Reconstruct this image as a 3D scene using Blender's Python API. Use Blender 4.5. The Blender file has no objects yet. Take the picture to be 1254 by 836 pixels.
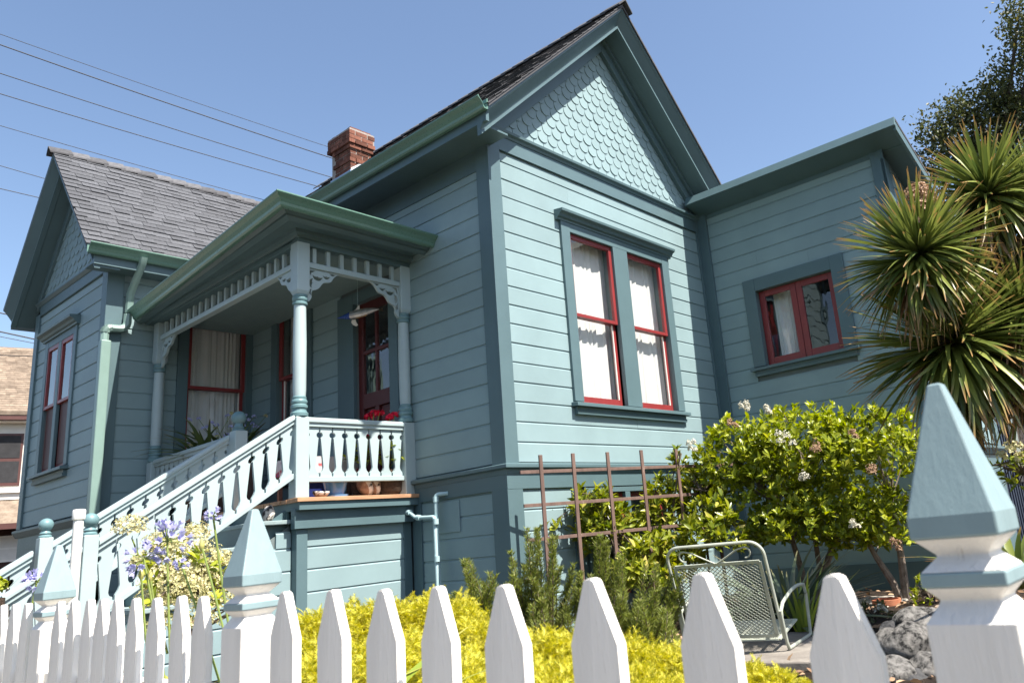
import bpy, math, random
import numpy as np
from mathutils import Vector, Matrix
random.seed(7); rng = np.random.default_rng(7)
S = bpy.context.scene; COL = S.collection
PI = math.pi

# ------------------------------------------------------------------ camera, sky, sun, exposure
CAM = Vector((-4.866, -5.091, 0.0))
RM = Matrix(((0.62434776, -0.77525455, -0.09576144), (0.13919721, 0.23104594, -0.96293401), (0.76864427, 0.58787597, 0.25216628)))
cd = bpy.data.cameras.new('camera'); cam = bpy.data.objects.new('camera', cd); COL.objects.link(cam)
cd.sensor_fit = 'HORIZONTAL'; cd.sensor_width = 36.0; cd.lens = 957.32 / 1254 * 36
cd.shift_x = (627 - 754.81) / 1254; cd.shift_y = (397.34 - 418) / 1254
cd.clip_start = 0.05; cd.clip_end = 2000
_m = Matrix((RM[0], -RM[1], -RM[2])).transposed().to_4x4(); _m.translation = CAM
cam.matrix_world = _m
cd.dof.use_dof = True; cd.dof.focus_distance = 6.0; cd.dof.aperture_fstop = 9.0
S.camera = cam

TO_SUN = Vector((0.075, -1.0, 1.55)).normalized()
SUN_EL = math.asin(TO_SUN.z); SUN_AZ = math.atan2(TO_SUN.x, TO_SUN.y)
W = bpy.data.worlds.new('World'); S.world = W; W.use_nodes = True
nt = W.node_tree; bg = nt.nodes['Background']
sky = nt.nodes.new('ShaderNodeTexSky'); sky.sky_type = 'NISHITA'; sky.sun_disc = False
sky.sun_elevation = SUN_EL; sky.sun_rotation = SUN_AZ % (2 * PI)
sky.air_density = 1.0; sky.dust_density = 1.2; sky.ozone_density = 1.2
nt.links.new(sky.outputs[0], bg.inputs[0]); bg.inputs[1].default_value = 0.089
sl = bpy.data.lights.new('sun', 'SUN'); sl.energy = 5.0; sl.angle = math.radians(0.53); sl.color = (1.0, 0.93, 0.845)
so = bpy.data.objects.new('sun', sl); COL.objects.link(so); so.location = (0, -20, 40)
so.rotation_euler = (-TO_SUN).to_track_quat('-Z', 'Y').to_euler()
S.view_settings.view_transform = 'Standard'; S.view_settings.look = 'None'
S.view_settings.exposure = 1.36; S.view_settings.gamma = 1.0
S.render.engine = 'CYCLES'

def at(px, py, depth):
    """world point of a pixel of the 1254x836 photograph at a depth along the lens axis"""
    r = Vector((px - 754.81, py - 397.34, 957.32)) * (depth / 957.32)
    return CAM + RM.transposed() @ r

# ------------------------------------------------------------------ materials
def new_mat(name):
    m = bpy.data.materials.new(name); m.use_nodes = True
    t = m.node_tree; return m, t, t.nodes['Principled BSDF']
def N(t, kind, **kw):
    n = t.nodes.new(kind)
    for k, v in kw.items():
        if k in ('operation', 'blend_type', 'data_type', 'noise_dimensions', 'feature', 'distance', 'interpolation_type'): setattr(n, k, v)
        else: n.inputs[k.replace('_', ' ')].default_value = v
    return n
def ramp(t, fac, stops):
    r = t.nodes.new('ShaderNodeValToRGB'); e = r.color_ramp.elements
    while len(e) < len(stops): e.new(0.5)
    for i, (p, c) in enumerate(stops): e[i].position = p; e[i].color = (*c, 1)
    t.links.new(fac, r.inputs[0]); return r.outputs[0]
def sc(c, k): return tuple(min(1, max(0, x * k)) for x in c)

def paint(name, col, rough=0.45, var=0.08, bump=0.15, scale=6.0, stretch=(1, 1, 1), fine=60, wear=None, obj_var=0.05, spec=0.4, fade=0.0):
    """brushed house paint: broad tone drift, per-piece difference, fine brush relief, optional worn spots"""
    m, t, b = new_mat(name); L = t.links.new
    tc = t.nodes.new('ShaderNodeTexCoord'); mp = t.nodes.new('ShaderNodeMapping'); mp.inputs['Scale'].default_value = stretch
    L(tc.outputs['Object'], mp.inputs[0])
    n1 = N(t, 'ShaderNodeTexNoise', Scale=scale, Detail=4.0, Roughness=0.6); L(mp.outputs[0], n1.inputs['Vector'])
    n2 = N(t, 'ShaderNodeTexNoise', Scale=fine, Detail=5.0, Roughness=0.65); L(mp.outputs[0], n2.inputs['Vector'])
    c = ramp(t, n1.outputs[0], [(0.3, sc(col, 1 - var)), (0.7, sc(col, 1 + var))])
    oi = t.nodes.new('ShaderNodeObjectInfo')
    mr = t.nodes.new('ShaderNodeMapRange'); mr.inputs[3].default_value = 1 - obj_var; mr.inputs[4].default_value = 1 + obj_var
    L(oi.outputs['Random'], mr.inputs[0])
    mx = t.nodes.new('ShaderNodeMix'); mx.data_type = 'RGBA'; mx.blend_type = 'MULTIPLY'; mx.inputs[0].default_value = 1
    L(c, mx.inputs[6]); L(mr.outputs[0], mx.inputs[7]); out = mx.outputs[2]
    if wear:
        wc, lo, ws = wear
        n3 = N(t, 'ShaderNodeTexNoise', Scale=ws, Detail=8.0, Roughness=0.75); L(mp.outputs[0], n3.inputs['Vector'])
        f = ramp(t, n3.outputs[0], [(lo, (0, 0, 0)), (lo + 0.04, (1, 1, 1))])
        m2 = t.nodes.new('ShaderNodeMix'); m2.data_type = 'RGBA'; L(f, m2.inputs[0]); L(out, m2.inputs[6]); m2.inputs[7].default_value = (*wc, 1); out = m2.outputs[2]
    L(out, b.inputs['Base Color'])
    rr = ramp(t, n2.outputs[0], [(0.2, (rough - 0.1,) * 3), (0.8, (rough + 0.12,) * 3)]); L(rr, b.inputs['Roughness'])
    b.inputs['Specular IOR Level'].default_value = spec
    bp = N(t, 'ShaderNodeBump', Strength=bump, Distance=0.004); L(n2.outputs[0], bp.inputs['Height']); L(bp.outputs[0], b.inputs['Normal'])
    return m

def leafmat(name, c_dark, c_light, trans=0.35, rough=0.4, tip=None, spec=0.4):
    m, t, b = new_mat(name); L = t.links.new
    g = t.nodes.new('ShaderNodeNewGeometry'); oi = t.nodes.new('ShaderNodeObjectInfo')
    ad = N(t, 'ShaderNodeMath', operation='ADD'); L(g.outputs['Random Per Island'], ad.inputs[0]); L(oi.outputs['Random'], ad.inputs[1])
    fr = N(t, 'ShaderNodeMath', operation='FRACT'); L(ad.outputs[0], fr.inputs[0])
    stops = [(0.0, c_dark), (0.75, c_light)] + ([(0.93, c_light), (1.0, tip)] if tip else [])
    c = ramp(t, fr.outputs[0], stops)
    L(c, b.inputs['Base Color']); b.inputs['Roughness'].default_value = rough; b.inputs['Specular IOR Level'].default_value = spec
    tr = t.nodes.new('ShaderNodeBsdfTranslucent')
    hv = N(t, 'ShaderNodeHueSaturation', Saturation=1.1, Value=1.15); L(c, hv.inputs['Color']); L(hv.outputs[0], tr.inputs[0])
    ms = t.nodes.new('ShaderNodeMixShader'); ms.inputs[0].default_value = trans
    L(b.outputs[0], ms.inputs[1]); L(tr.outputs[0], ms.inputs[2]); L(ms.outputs[0], t.nodes['Material Output'].inputs[0])
    return m

def strapmat(name, c_base, c_light, c_tip, trans=0.25):
    """long strap leaf: tone differs per leaf, its last stretch is browned (uses the u of the leaf's own length)"""
    m, t, b = new_mat(name); L = t.links.new
    g = t.nodes.new('ShaderNodeNewGeometry'); oi = t.nodes.new('ShaderNodeObjectInfo')
    ad = N(t, 'ShaderNodeMath', operation='ADD'); L(g.outputs['Random Per Island'], ad.inputs[0]); L(oi.outputs['Random'], ad.inputs[1])
    fr = N(t, 'ShaderNodeMath', operation='FRACT'); L(ad.outputs[0], fr.inputs[0])
    c = ramp(t, fr.outputs[0], [(0, c_base), (0.8, c_light), (1.0, sc(c_light, 1.3))])
    uv = t.nodes.new('ShaderNodeUVMap'); sx = t.nodes.new('ShaderNodeSeparateXYZ'); L(uv.outputs[0], sx.inputs[0])
    f = ramp(t, sx.outputs[0], [(0.80, (0, 0, 0)), (0.97, (1, 1, 1))])
    mx = t.nodes.new('ShaderNodeMix'); mx.data_type = 'RGBA'; L(f, mx.inputs[0]); L(c, mx.inputs[6]); mx.inputs[7].default_value = (*c_tip, 1)
    L(mx.outputs[2], b.inputs['Base Color']); b.inputs['Roughness'].default_value = 0.35; b.inputs['Specular IOR Level'].default_value = 0.5
    tr = t.nodes.new('ShaderNodeBsdfTranslucent'); L(mx.outputs[2], tr.inputs[0])
    ms = t.nodes.new('ShaderNodeMixShader'); ms.inputs[0].default_value = trans
    L(b.outputs[0], ms.inputs[1]); L(tr.outputs[0], ms.inputs[2]); L(ms.outputs[0], t.nodes['Material Output'].inputs[0])
    return m

def glassmat(name, tint=(0.97, 0.98, 0.98)):
    m, t, b = new_mat(name); L = t.links.new
    tr = t.nodes.new('ShaderNodeBsdfTransparent'); tr.inputs[0].default_value = (*tint, 1)
    gl = t.nodes.new('ShaderNodeBsdfGlossy'); gl.inputs['Roughness'].default_value = 0.0
    nz = N(t, 'ShaderNodeTexNoise', Scale=2.2, Detail=1.0); bp = N(t, 'ShaderNodeBump', Strength=0.12, Distance=0.02); L(nz.outputs[0], bp.inputs['Height']); L(bp.outputs[0], gl.inputs['Normal'])
    fr = N(t, 'ShaderNodeFresnel', IOR=1.65); ms = t.nodes.new('ShaderNodeMixShader')
    g = t.nodes.new('ShaderNodeNewGeometry'); iv = N(t, 'ShaderNodeMath', operation='SUBTRACT'); iv.inputs[0].default_value = 1; L(g.outputs['Backfacing'], iv.inputs[1])
    m0 = N(t, 'ShaderNodeMath', operation='MULTIPLY'); m0.use_clamp = True; m0.inputs[1].default_value = 1.7; L(fr.outputs[0], m0.inputs[0])
    mu = N(t, 'ShaderNodeMath', operation='MULTIPLY'); L(m0.outputs[0], mu.inputs[0]); L(iv.outputs[0], mu.inputs[1]); L(mu.outputs[0], ms.inputs[0]); L(tr.outputs[0], ms.inputs[1]); L(gl.outputs[0], ms.inputs[2]); L(ms.outputs[0], t.nodes['Material Output'].inputs[0])
    return m

def clothmat(name, col, trans=0.35):
    m, t, b = new_mat(name); L = t.links.new
    b.inputs['Base Color'].default_value = (*col, 1); b.inputs['Roughness'].default_value = 0.9; b.inputs['Specular IOR Level'].default_value = 0.1
    n = N(t, 'ShaderNodeTexNoise', Scale=500.0); bp = N(t, 'ShaderNodeBump', Strength=0.1, Distance=0.001); L(n.outputs[0], bp.inputs['Height']); L(bp.outputs[0], b.inputs['Normal'])
    tr = t.nodes.new('ShaderNodeBsdfTranslucent'); tr.inputs[0].default_value = (*col, 1)
    ms = t.nodes.new('ShaderNodeMixShader'); ms.inputs[0].default_value = trans
    L(b.outputs[0], ms.inputs[1]); L(tr.outputs[0], ms.inputs[2]); L(ms.outputs[0], t.nodes['Material Output'].inputs[0])
    return m

def rough_mat(name, stops, scale=8.0, rough=0.9, bump=0.5, dist=0.02, detail=8.0, obj_var=0.0, voronoi=None, spec=0.2, metal=0.0):
    m, t, b = new_mat(name); L = t.links.new
    tc = t.nodes.new('ShaderNodeTexCoord')
    n1 = N(t, 'ShaderNodeTexNoise', Scale=scale, Detail=detail, Roughness=0.65); L(tc.outputs['Object'], n1.inputs['Vector'])
    c = ramp(t, n1.outputs[0], stops); h = n1.outputs[0]
    if obj_var:
        oi = t.nodes.new('ShaderNodeObjectInfo'); mr = t.nodes.new('ShaderNodeMapRange'); mr.inputs[3].default_value = 1 - obj_var; mr.inputs[4].default_value = 1 + obj_var
        g = t.nodes.new('ShaderNodeNewGeometry'); ad = N(t, 'ShaderNodeMath', operation='ADD'); fr = N(t, 'ShaderNodeMath', operation='FRACT')
        L(oi.outputs['Random'], ad.inputs[0]); L(g.outputs['Random Per Island'], ad.inputs[1]); L(ad.outputs[0], fr.inputs[0]); L(fr.outputs[0], mr.inputs[0])
        mx = t.nodes.new('ShaderNodeMix'); mx.data_type = 'RGBA'; mx.blend_type = 'MULTIPLY'; mx.inputs[0].default_value = 1
        L(c, mx.inputs[6]); L(mr.outputs[0], mx.inputs[7]); c = mx.outputs[2]
    n2 = N(t, 'ShaderNodeTexNoise', Scale=scale * 9, Detail=6.0, Roughness=0.7); L(tc.outputs['Object'], n2.inputs['Vector'])
    mh = N(t, 'ShaderNodeMath', operation='ADD'); L(n1.outputs[0], mh.inputs[0]); L(n2.outputs[0], mh.inputs[1])
    L(c, b.inputs['Base Color']); b.inputs['Roughness'].default_value = rough; b.inputs['Specular IOR Level'].default_value = spec; b.inputs['Metallic'].default_value = metal
    bp = N(t, 'ShaderNodeBump', Strength=bump, Distance=dist); L(mh.outputs[0], bp.inputs['Height']); L(bp.outputs[0], b.inputs['Normal'])
    return m

M = {}
C_SID = (0.208, 0.294, 0.307); C_TRIM = (0.083, 0.136, 0.149); C_PALE = (0.335, 0.415, 0.42)
M['siding'] = paint('siding_paint', C_SID, rough=0.5, var=0.075, bump=0.12, scale=1.6, fine=45, obj_var=0.045)
M['trim'] = paint('trim_paint', C_TRIM, rough=0.42, var=0.07, bump=0.15, scale=2.5, fine=50, obj_var=0.03)
M['pale'] = paint('pale_blue_paint', C_PALE, rough=0.4, var=0.04, bump=0.12, scale=5, fine=70)
M['ring'] = paint('teal_ring_paint', (0.13, 0.225, 0.24), rough=0.4, var=0.05)
M['fence'] = paint('white_fence_paint', (0.76, 0.735, 0.68), rough=0.5, var=0.09, bump=0.9, scale=12, stretch=(1, 1, 0.10), fine=120, wear=((0.54, 0.50, 0.45), 0.615, 18), obj_var=0.03)
M['cap'] = paint('cap_paint', (0.205, 0.285, 0.298), rough=0.45, var=0.08, bump=0.22, scale=14, stretch=(1, 1, 0.3), fine=90, wear=((0.16, 0.22, 0.23), 0.77, 16))
M['red'] = paint('red_sash_paint', (0.21, 0.028, 0.028), rough=0.35, var=0.08, bump=0.1, spec=0.5)
M['door'] = paint('door_paint', (0.085, 0.015, 0.014), rough=0.4, var=0.1)
M['gutter'] = paint('green_gutter_paint', (0.10, 0.195, 0.15), rough=0.3, var=0.03, bump=0.04, spec=0.6)
M['spout'] = paint('green_downspout_paint', (0.18, 0.27, 0.24), rough=0.33, var=0.05, bump=0.04, spec=0.5)
M['dark'] = paint('dark_room', (0.03, 0.03, 0.032), rough=0.9, var=0.2)
M['ceil'] = paint('porch_ceiling_paint', (0.17, 0.24, 0.245), rough=0.6, var=0.06)
M['back'] = paint('sheathing', (0.12, 0.15, 0.15), rough=0.8)
M['glass'] = glassmat('window_glass')
M['curtain'] = clothmat('white_curtain_cloth', (0.86, 0.85, 0.82), 0.2)
M['dimcurtain'] = clothmat('grey_curtain_cloth', (0.48, 0.47, 0.44), 0.3)
M['shingle'] = rough_mat('asphalt_shingle', [(0.25, (0.050, 0.053, 0.060)), (0.75, (0.115, 0.120, 0.131))], scale=14, bump=0.6, dist=0.004, obj_var=0.16)
M['shingle_dark'] = rough_mat('asphalt_shingle_edge', [(0.25, (0.06, 0.061, 0.066)), (0.75, (0.115, 0.116, 0.123))], scale=14, bump=0.6, dist=0.004, obj_var=0.25)
M['brick'] = rough_mat('red_brick', [(0.2, (0.08, 0.034, 0.024)), (0.55, (0.15, 0.062, 0.042)), (0.85, (0.22, 0.115, 0.085))], scale=18, bump=0.5, dist=0.004, obj_var=0.4)
M['mortar'] = rough_mat('pale_mortar', [(0.3, (0.22, 0.19, 0.17)), (0.7, (0.36, 0.32, 0.29))], scale=25, dist=0.003)
M['flash'] = rough_mat('painted_flashing', [(0.3, (0.55, 0.57, 0.6)), (0.7, (0.72, 0.73, 0.75))], scale=5, rough=0.5, bump=0.1)
M['flash_blue'] = rough_mat('bluish_flashing', [(0.3, (0.22, 0.32, 0.46)), (0.7, (0.3, 0.4, 0.55))], scale=5, rough=0.5, bump=0.1)
M['floorwood'] = paint('bare_deck_wood', (0.42, 0.235, 0.13), rough=0.6, var=0.25, bump=0.4, scale=12, stretch=(0.3, 1, 1))
M['tread'] = paint('grey_tread_paint', (0.24, 0.31, 0.31), rough=0.6, var=0.15, bump=0.3, wear=((0.30, 0.26, 0.2), 0.66, 9))
M['trellis'] = paint('brown_stained_lath', (0.135, 0.085, 0.068), rough=0.65, var=0.25, bump=0.4, scale=20, stretch=(1, 1, 0.2), wear=((0.30, 0.24, 0.20), 0.64, 20))
M['pvc'] = paint('white_plastic', (0.74, 0.74, 0.70), rough=0.35, var=0.04, bump=0.03)
M['pipe'] = paint('pipe_paint', (0.36, 0.50, 0.52), rough=0.35, var=0.06, bump=0.06)
M['soil'] = rough_mat('leaf_litter_soil', [(0.25, (0.02, 0.015, 0.011)), (0.5, (0.042, 0.030, 0.022)), (0.75, (0.095, 0.066, 0.046))], scale=9, bump=1.0, dist=0.05)
M['conc'] = rough_mat('concrete', [(0.3, (0.26, 0.235, 0.20)), (0.7, (0.36, 0.33, 0.285))], scale=3, bump=0.25, dist=0.01)
M['slab'] = rough_mat('weathered_slab', [(0.3, (0.14, 0.125, 0.11)), (0.7, (0.26, 0.24, 0.21))], scale=6, bump=0.4, dist=0.01)
M['asphalt'] = rough_mat('asphalt', [(0.3, (0.04, 0.04, 0.042)), (0.7, (0.07, 0.07, 0.07))], scale=10, bump=0.4, dist=0.01)
M['rock'] = rough_mat('lichened_grey_rock', [(0.40, (0.03, 0.03, 0.03)), (0.46, (0.17, 0.165, 0.155)), (0.62, (0.40, 0.385, 0.36))], scale=22, bump=1.0, dist=0.03)
M['darkrock'] = rough_mat('dark_rock', [(0.3, (0.025, 0.026, 0.028)), (0.7, (0.11, 0.11, 0.11))], scale=9, bump=0.8, dist=0.02)
M['terra'] = rough_mat('terracotta', [(0.3, (0.35, 0.13, 0.07)), (0.7, (0.48, 0.2, 0.11))], scale=8, bump=0.2, dist=0.004)
M['bark'] = rough_mat('bark', [(0.3, (0.07, 0.052, 0.04)), (0.7, (0.22, 0.175, 0.14))], scale=16, bump=0.9, dist=0.02)
M['palebark'] = rough_mat('pale_bark', [(0.3, (0.13, 0.10, 0.08)), (0.7, (0.32, 0.27, 0.22))], scale=16, bump=0.8, dist=0.01)
M['corkbark'] = rough_mat('corky_bark', [(0.3, (0.05, 0.04, 0.033)), (0.7, (0.17, 0.135, 0.11))], scale=20, bump=1.0, dist=0.03)
M['chair'] = paint('sage_metal_paint', (0.36, 0.385, 0.325), rough=0.45, var=0.1, bump=0.15, wear=((0.2, 0.13, 0.09), 0.72, 18))
M['blueglaze'] = paint('blue_glaze', (0.10, 0.235, 0.42), rough=0.18, var=0.15, bump=0.03, spec=0.7)
M['shellw'] = rough_mat('shell_banded', [(0.44, (0.04, 0.035, 0.035)), (0.5, (0.55, 0.5, 0.45)), (0.8, (0.75, 0.72, 0.68))], scale=16, rough=0.4, bump=0.3, dist=0.004)
M['shellb'] = rough_mat('shell_brown', [(0.3, (0.13, 0.07, 0.045)), (0.7, (0.42, 0.26, 0.18))], scale=16, rough=0.45, bump=0.3, dist=0.004)
M['metal'] = rough_mat('bare_metal', [(0.3, (0.35, 0.34, 0.34)), (0.7, (0.6, 0.58, 0.56))], scale=20, rough=0.35, bump=0.1, dist=0.002, metal=0.8)
M['bluemetal'] = paint('blue_enamel', (0.02, 0.06, 0.26), rough=0.25, var=0.1)
M['yellow'] = paint('yellow_enamel', (0.55, 0.30, 0.03), rough=0.3, var=0.1)
M['silver'] = paint('white_metal_fin', (0.75, 0.72, 0.66), rough=0.3, var=0.06)
M['wire'] = paint('black_cable', (0.02, 0.02, 0.022), rough=0.6)
M['navy'] = paint('navy_corrugated_paint', (0.016, 0.024, 0.045), rough=0.5, var=0.12)
M['nbwall'] = paint('cream_stucco', (0.66, 0.63, 0.57), rough=0.8, var=0.05)
M['nbdark'] = rough_mat('dark_brown_boards', [(0.3, (0.03, 0.018, 0.016)), (0.7, (0.07, 0.04, 0.036))], scale=3, bump=0.2)
M['nbtrim'] = paint('maroon_trim', (0.085, 0.035, 0.03), rough=0.5)
M['nbroof'] = rough_mat('tan_shingle', [(0.3, (0.13, 0.10, 0.075)), (0.7, (0.27, 0.215, 0.165))], scale=5, bump=0.5, dist=0.01, obj_var=0.22)
M['wicker'] = rough_mat('dark_wicker', [(0.3, (0.03, 0.022, 0.018)), (0.7, (0.10, 0.07, 0.05))], scale=40, bump=0.8, dist=0.01)
M['cooler'] = paint('navy_plastic', (0.012, 0.02, 0.10), rough=0.4)
M['tablecloth'] = rough_mat('floral_cloth', [(0.42, (0.62, 0.60, 0.58)), (0.56, (0.55, 0.5, 0.5)), (0.62, (0.42, 0.05, 0.06)), (0.7, (0.08, 0.14, 0.3))], scale=7, rough=0.9, bump=0.1, dist=0.003, detail=2.0)
M['lead'] = paint('lead_came', (0.62, 0.62, 0.6), rough=0.4)
M['shrubleaf'] = leafmat('shrub_leaf', (0.10, 0.15, 0.014), (0.36, 0.40, 0.03), 0.38, 0.36, tip=(0.52, 0.50, 0.07))
M['climbleaf'] = leafmat('climber_leaf', (0.10, 0.15, 0.015), (0.30, 0.32, 0.03), 0.35, 0.3, tip=(0.66, 0.56, 0.16))
M['rosemary'] = leafmat('rosemary_needle', (0.12, 0.155, 0.03), (0.25, 0.285, 0.06), 0.35, 0.6, tip=(0.32, 0.25, 0.12))
M['juniper'] = leafmat('golden_juniper_spray', (0.22, 0.25, 0.02), (0.66, 0.59, 0.06), 0.35, 0.6, tip=(0.74, 0.66, 0.16))
M['oakleaf'] = leafmat('oak_leaf', (0.03, 0.045, 0.012), (0.11, 0.12, 0.035), 0.3, 0.5, tip=(0.16, 0.13, 0.04))
M['cream'] = leafmat('cream_floret', (0.36, 0.34, 0.14), (0.62, 0.58, 0.33), 0.25, 0.7, tip=(0.55, 0.36, 0.27))
M['whiteflower'] = leafmat('white_floret', (0.50, 0.48, 0.38), (0.72, 0.70, 0.60), 0.25, 0.7)
M['deadflower'] = leafmat('dry_floret', (0.27, 0.16, 0.095), (0.48, 0.33, 0.22), 0.2, 0.8)
M['purple'] = leafmat('violet_floret', (0.36, 0.35, 0.60), (0.58, 0.58, 0.80), 0.35, 0.5)
M['redflower'] = leafmat('red_petal', (0.55, 0.005, 0.025), (0.8, 0.015, 0.06), 0.25, 0.5)
M['stem'] = leafmat('green_stem', (0.14, 0.20, 0.04), (0.22, 0.27, 0.07), 0.1, 0.5)
M['bud'] = leafmat('flower_bud', (0.30, 0.30, 0.08), (0.45, 0.42, 0.14), 0.1, 0.5)
M['strap'] = strapmat('cordyline_leaf', (0.065, 0.105, 0.024), (0.20, 0.235, 0.05), (0.34, 0.19, 0.07))
M['strapdark'] = strapmat('agapanthus_leaf', (0.16, 0.23, 0.035), (0.32, 0.38, 0.05), (0.36, 0.34, 0.08))
M['porchleaf'] = strapmat('porch_plant_leaf', (0.06, 0.10, 0.03), (0.12, 0.17, 0.05), (0.2, 0.16, 0.06))
M['greyleaf'] = strapmat('grey_green_leaf', (0.06, 0.09, 0.055), (0.13, 0.17, 0.11), (0.16, 0.15, 0.08))
M['fallen'] = leafmat('fallen_leaf', (0.16, 0.09, 0.05), (0.42, 0.28, 0.17), 0.1, 0.8, tip=(0.5, 0.42, 0.32))

# ------------------------------------------------------------------ geometry helpers
LOC = {}          # world offset of the thing an object belongs to
def thing(name, label, cat, loc=(0, 0, 0), group=None):
    o = bpy.data.objects.new(name, None); COL.objects.link(o); o.location = loc; o.empty_display_size = 0.1
    o['label'] = label; o['category'] = cat
    if group: o['group'] = group
    LOC[o] = Vector(loc); return o
def tag(o, label, cat, group=None, kind=None):
    if label: o['label'] = label
    if cat: o['category'] = cat
    if group: o['group'] = group
    if kind: o['kind'] = kind
    return o
def link(name, me, parent=None, loc=None):
    o = bpy.data.objects.new(name, me); COL.objects.link(o)
    if parent is not None: o.parent = parent; LOC[o] = LOC[parent]
    else: LOC[o] = Vector(loc or (0, 0, 0)); o.location = LOC[o]
    return o
def inst(name, me, mat4, parent):
    """a piece that shares mesh data, at a world matrix"""
    o = bpy.data.objects.new(name, me); COL.objects.link(o); o.parent = parent; LOC[o] = LOC[parent]
    o.matrix_basis = Matrix.Translation(-LOC[parent]) @ mat4; return o
def V(*a): return Vector(a)

class MB:
    def __init__(s): s.v = []; s.f = []; s.uv = None
    def add(s, vs, fs):
        k = len(s.v); s.v += [tuple(p) for p in vs]; s.f += [tuple(k + i for i in f) for f in fs]; return s
    def hexa(s, p): return s.add(p, [(3, 2, 1, 0), (4, 5, 6, 7), (0, 1, 5, 4), (1, 2, 6, 5), (2, 3, 7, 6), (3, 0, 4, 7)])
    def box(s, x0, x1, y0, y1, z0, z1):
        return s.hexa([(x0, y0, z0), (x1, y0, z0), (x1, y1, z0), (x0, y1, z0), (x0, y0, z1), (x1, y0, z1), (x1, y1, z1), (x0, y1, z1)])
    def prism(s, poly, O, A, B, D):
        """polygon (a,b) in the plane O + a*A + b*B, extruded by the vector D"""
        n = len(poly); p0 = [O + A * a + B * b for a, b in poly]; p1 = [p + D for p in p0]
        return s.add(p0 + p1, [tuple(range(n - 1, -1, -1)), tuple(range(n, 2 * n))] + [(i, (i + 1) % n, n + (i + 1) % n, n + i) for i in range(n)])
    def bar(s, a, b, w, h, up=V(0, 0, 1)):
        """rectangular bar from a to b, w wide, h high about its axis"""
        a = Vector(a); b = Vector(b); d = (b - a).normalized(); sd = d.cross(up).normalized(); u = sd.cross(d).normalized()
        return s.prism([(-w / 2, -h / 2), (w / 2, -h / 2), (w / 2, h / 2), (-w / 2, h / 2)], a, sd, u, b - a)
    def lathe(s, prof, c, seg=16, square=False, rot=0.0):
        c = Vector(c); k = len(s.v)
        if square: seg = 4; rot += PI / 4
        kk = math.sqrt(2) if square else 1.0
        for r, z in prof:
            for i in range(seg):
                a = rot + 2 * PI * i / seg; s.v.append((c.x + kk * r * math.cos(a), c.y + kk * r * math.sin(a), c.z + z))
        for j in range(len(prof) - 1):
            for i in range(seg):
                i2 = (i + 1) % seg; s.f.append((k + j * seg + i, k + j * seg + i2, k + (j + 1) * seg + i2, k + (j + 1) * seg + i))
        s.f.append(tuple(k + i for i in range(seg - 1, -1, -1))); e = k + (len(prof) - 1) * seg; s.f.append(tuple(e + i for i in range(seg)))
        return s
    def tube(s, pts, r, seg=6, r2=None):
        pts = [Vector(p) for p in pts]; n = len(pts); k = len(s.v); prev = None
        for j, p in enumerate(pts):
            d = (pts[min(j + 1, n - 1)] - pts[max(j - 1, 0)]).normalized()
            if prev is None: prev = d.orthogonal().normalized()
            x = (prev - d * prev.dot(d)); x = x.normalized() if x.length > 1e-6 else d.orthogonal().normalized(); prev = x; y = d.cross(x)
            rr = r if r2 is None else r + (r2 - r) * j / max(1, n - 1)
            for i in range(seg):
                a = 2 * PI * i / seg; q = p + (x * math.cos(a) + y * math.sin(a)) * rr; s.v.append(tuple(q))
        for j in range(n - 1):
            for i in range(seg):
                i2 = (i + 1) % seg; s.f.append((k + j * seg + i, k + j * seg + i2, k + (j + 1) * seg + i2, k + (j + 1) * seg + i))
        s.f.append(tuple(k + i for i in range(seg - 1, -1, -1))); e = k + (n - 1) * seg; s.f.append(tuple(e + i for i in range(seg))); return s
    def sweep(s, path, prof, left=True):
        """closed profile (out, up) carried along a horizontal path with mitred corners; out is to the left or right of travel"""
        path = [Vector(p) for p in path]; n = len(path); m = len(prof); k = len(s.v); sg = 1 if left else -1
        nor = []
        for j in range(n - 1):
            d = path[j + 1] - path[j]; d.z = 0; d.normalize(); nor.append(V(-d.y, d.x, 0) * sg)
        for j in range(n):
            if j == 0: o = nor[0]
            elif j == n - 1: o = nor[-1]
            else:
                o = nor[j - 1] + nor[j]; o = o / (1 + nor[j - 1].dot(nor[j]))
            for a, b in prof: s.v.append(tuple(path[j] + o * a + V(0, 0, b)))
        for j in range(n - 1):
            for i in range(m):
                i2 = (i + 1) % m; s.f.append((k + j * m + i, k + j * m + i2, k + (j + 1) * m + i2, k + (j + 1) * m + i))
        s.f.append(tuple(k + i for i in range(m - 1, -1, -1))); e = k + (n - 1) * m; s.f.append(tuple(e + i for i in range(m))); return s
    def mesh(s, name, mat, off=V(0, 0, 0), smooth=False):
        me = bpy.data.meshes.new(name); off = Vector(off)
        me.from_pydata([(x - off.x, y - off.y, z - off.z) for x, y, z in s.v], [], s.f)
        import bmesh
        bm = bmesh.new(); bm.from_mesh(me); bmesh.ops.recalc_face_normals(bm, faces=bm.faces); bm.to_mesh(me); bm.free()
        me.materials.append(mat)
        if smooth: me.shade_smooth(); me.set_sharp_from_angle(angle=math.radians(38))
        return me
    def build(s, name, mat, parent=None, smooth=False, bevel=0, loc=None):
        off = LOC[parent] if parent is not None else Vector(loc or (0, 0, 0))
        o = link(name, s.mesh(name, mat, off, smooth), parent, loc)
        if bevel:
            b = o.modifiers.new('bevel', 'BEVEL'); b.width = bevel; b.segments = 2; b.limit_method = 'ANGLE'; b.angle_limit = math.radians(40)
        return o

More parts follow.
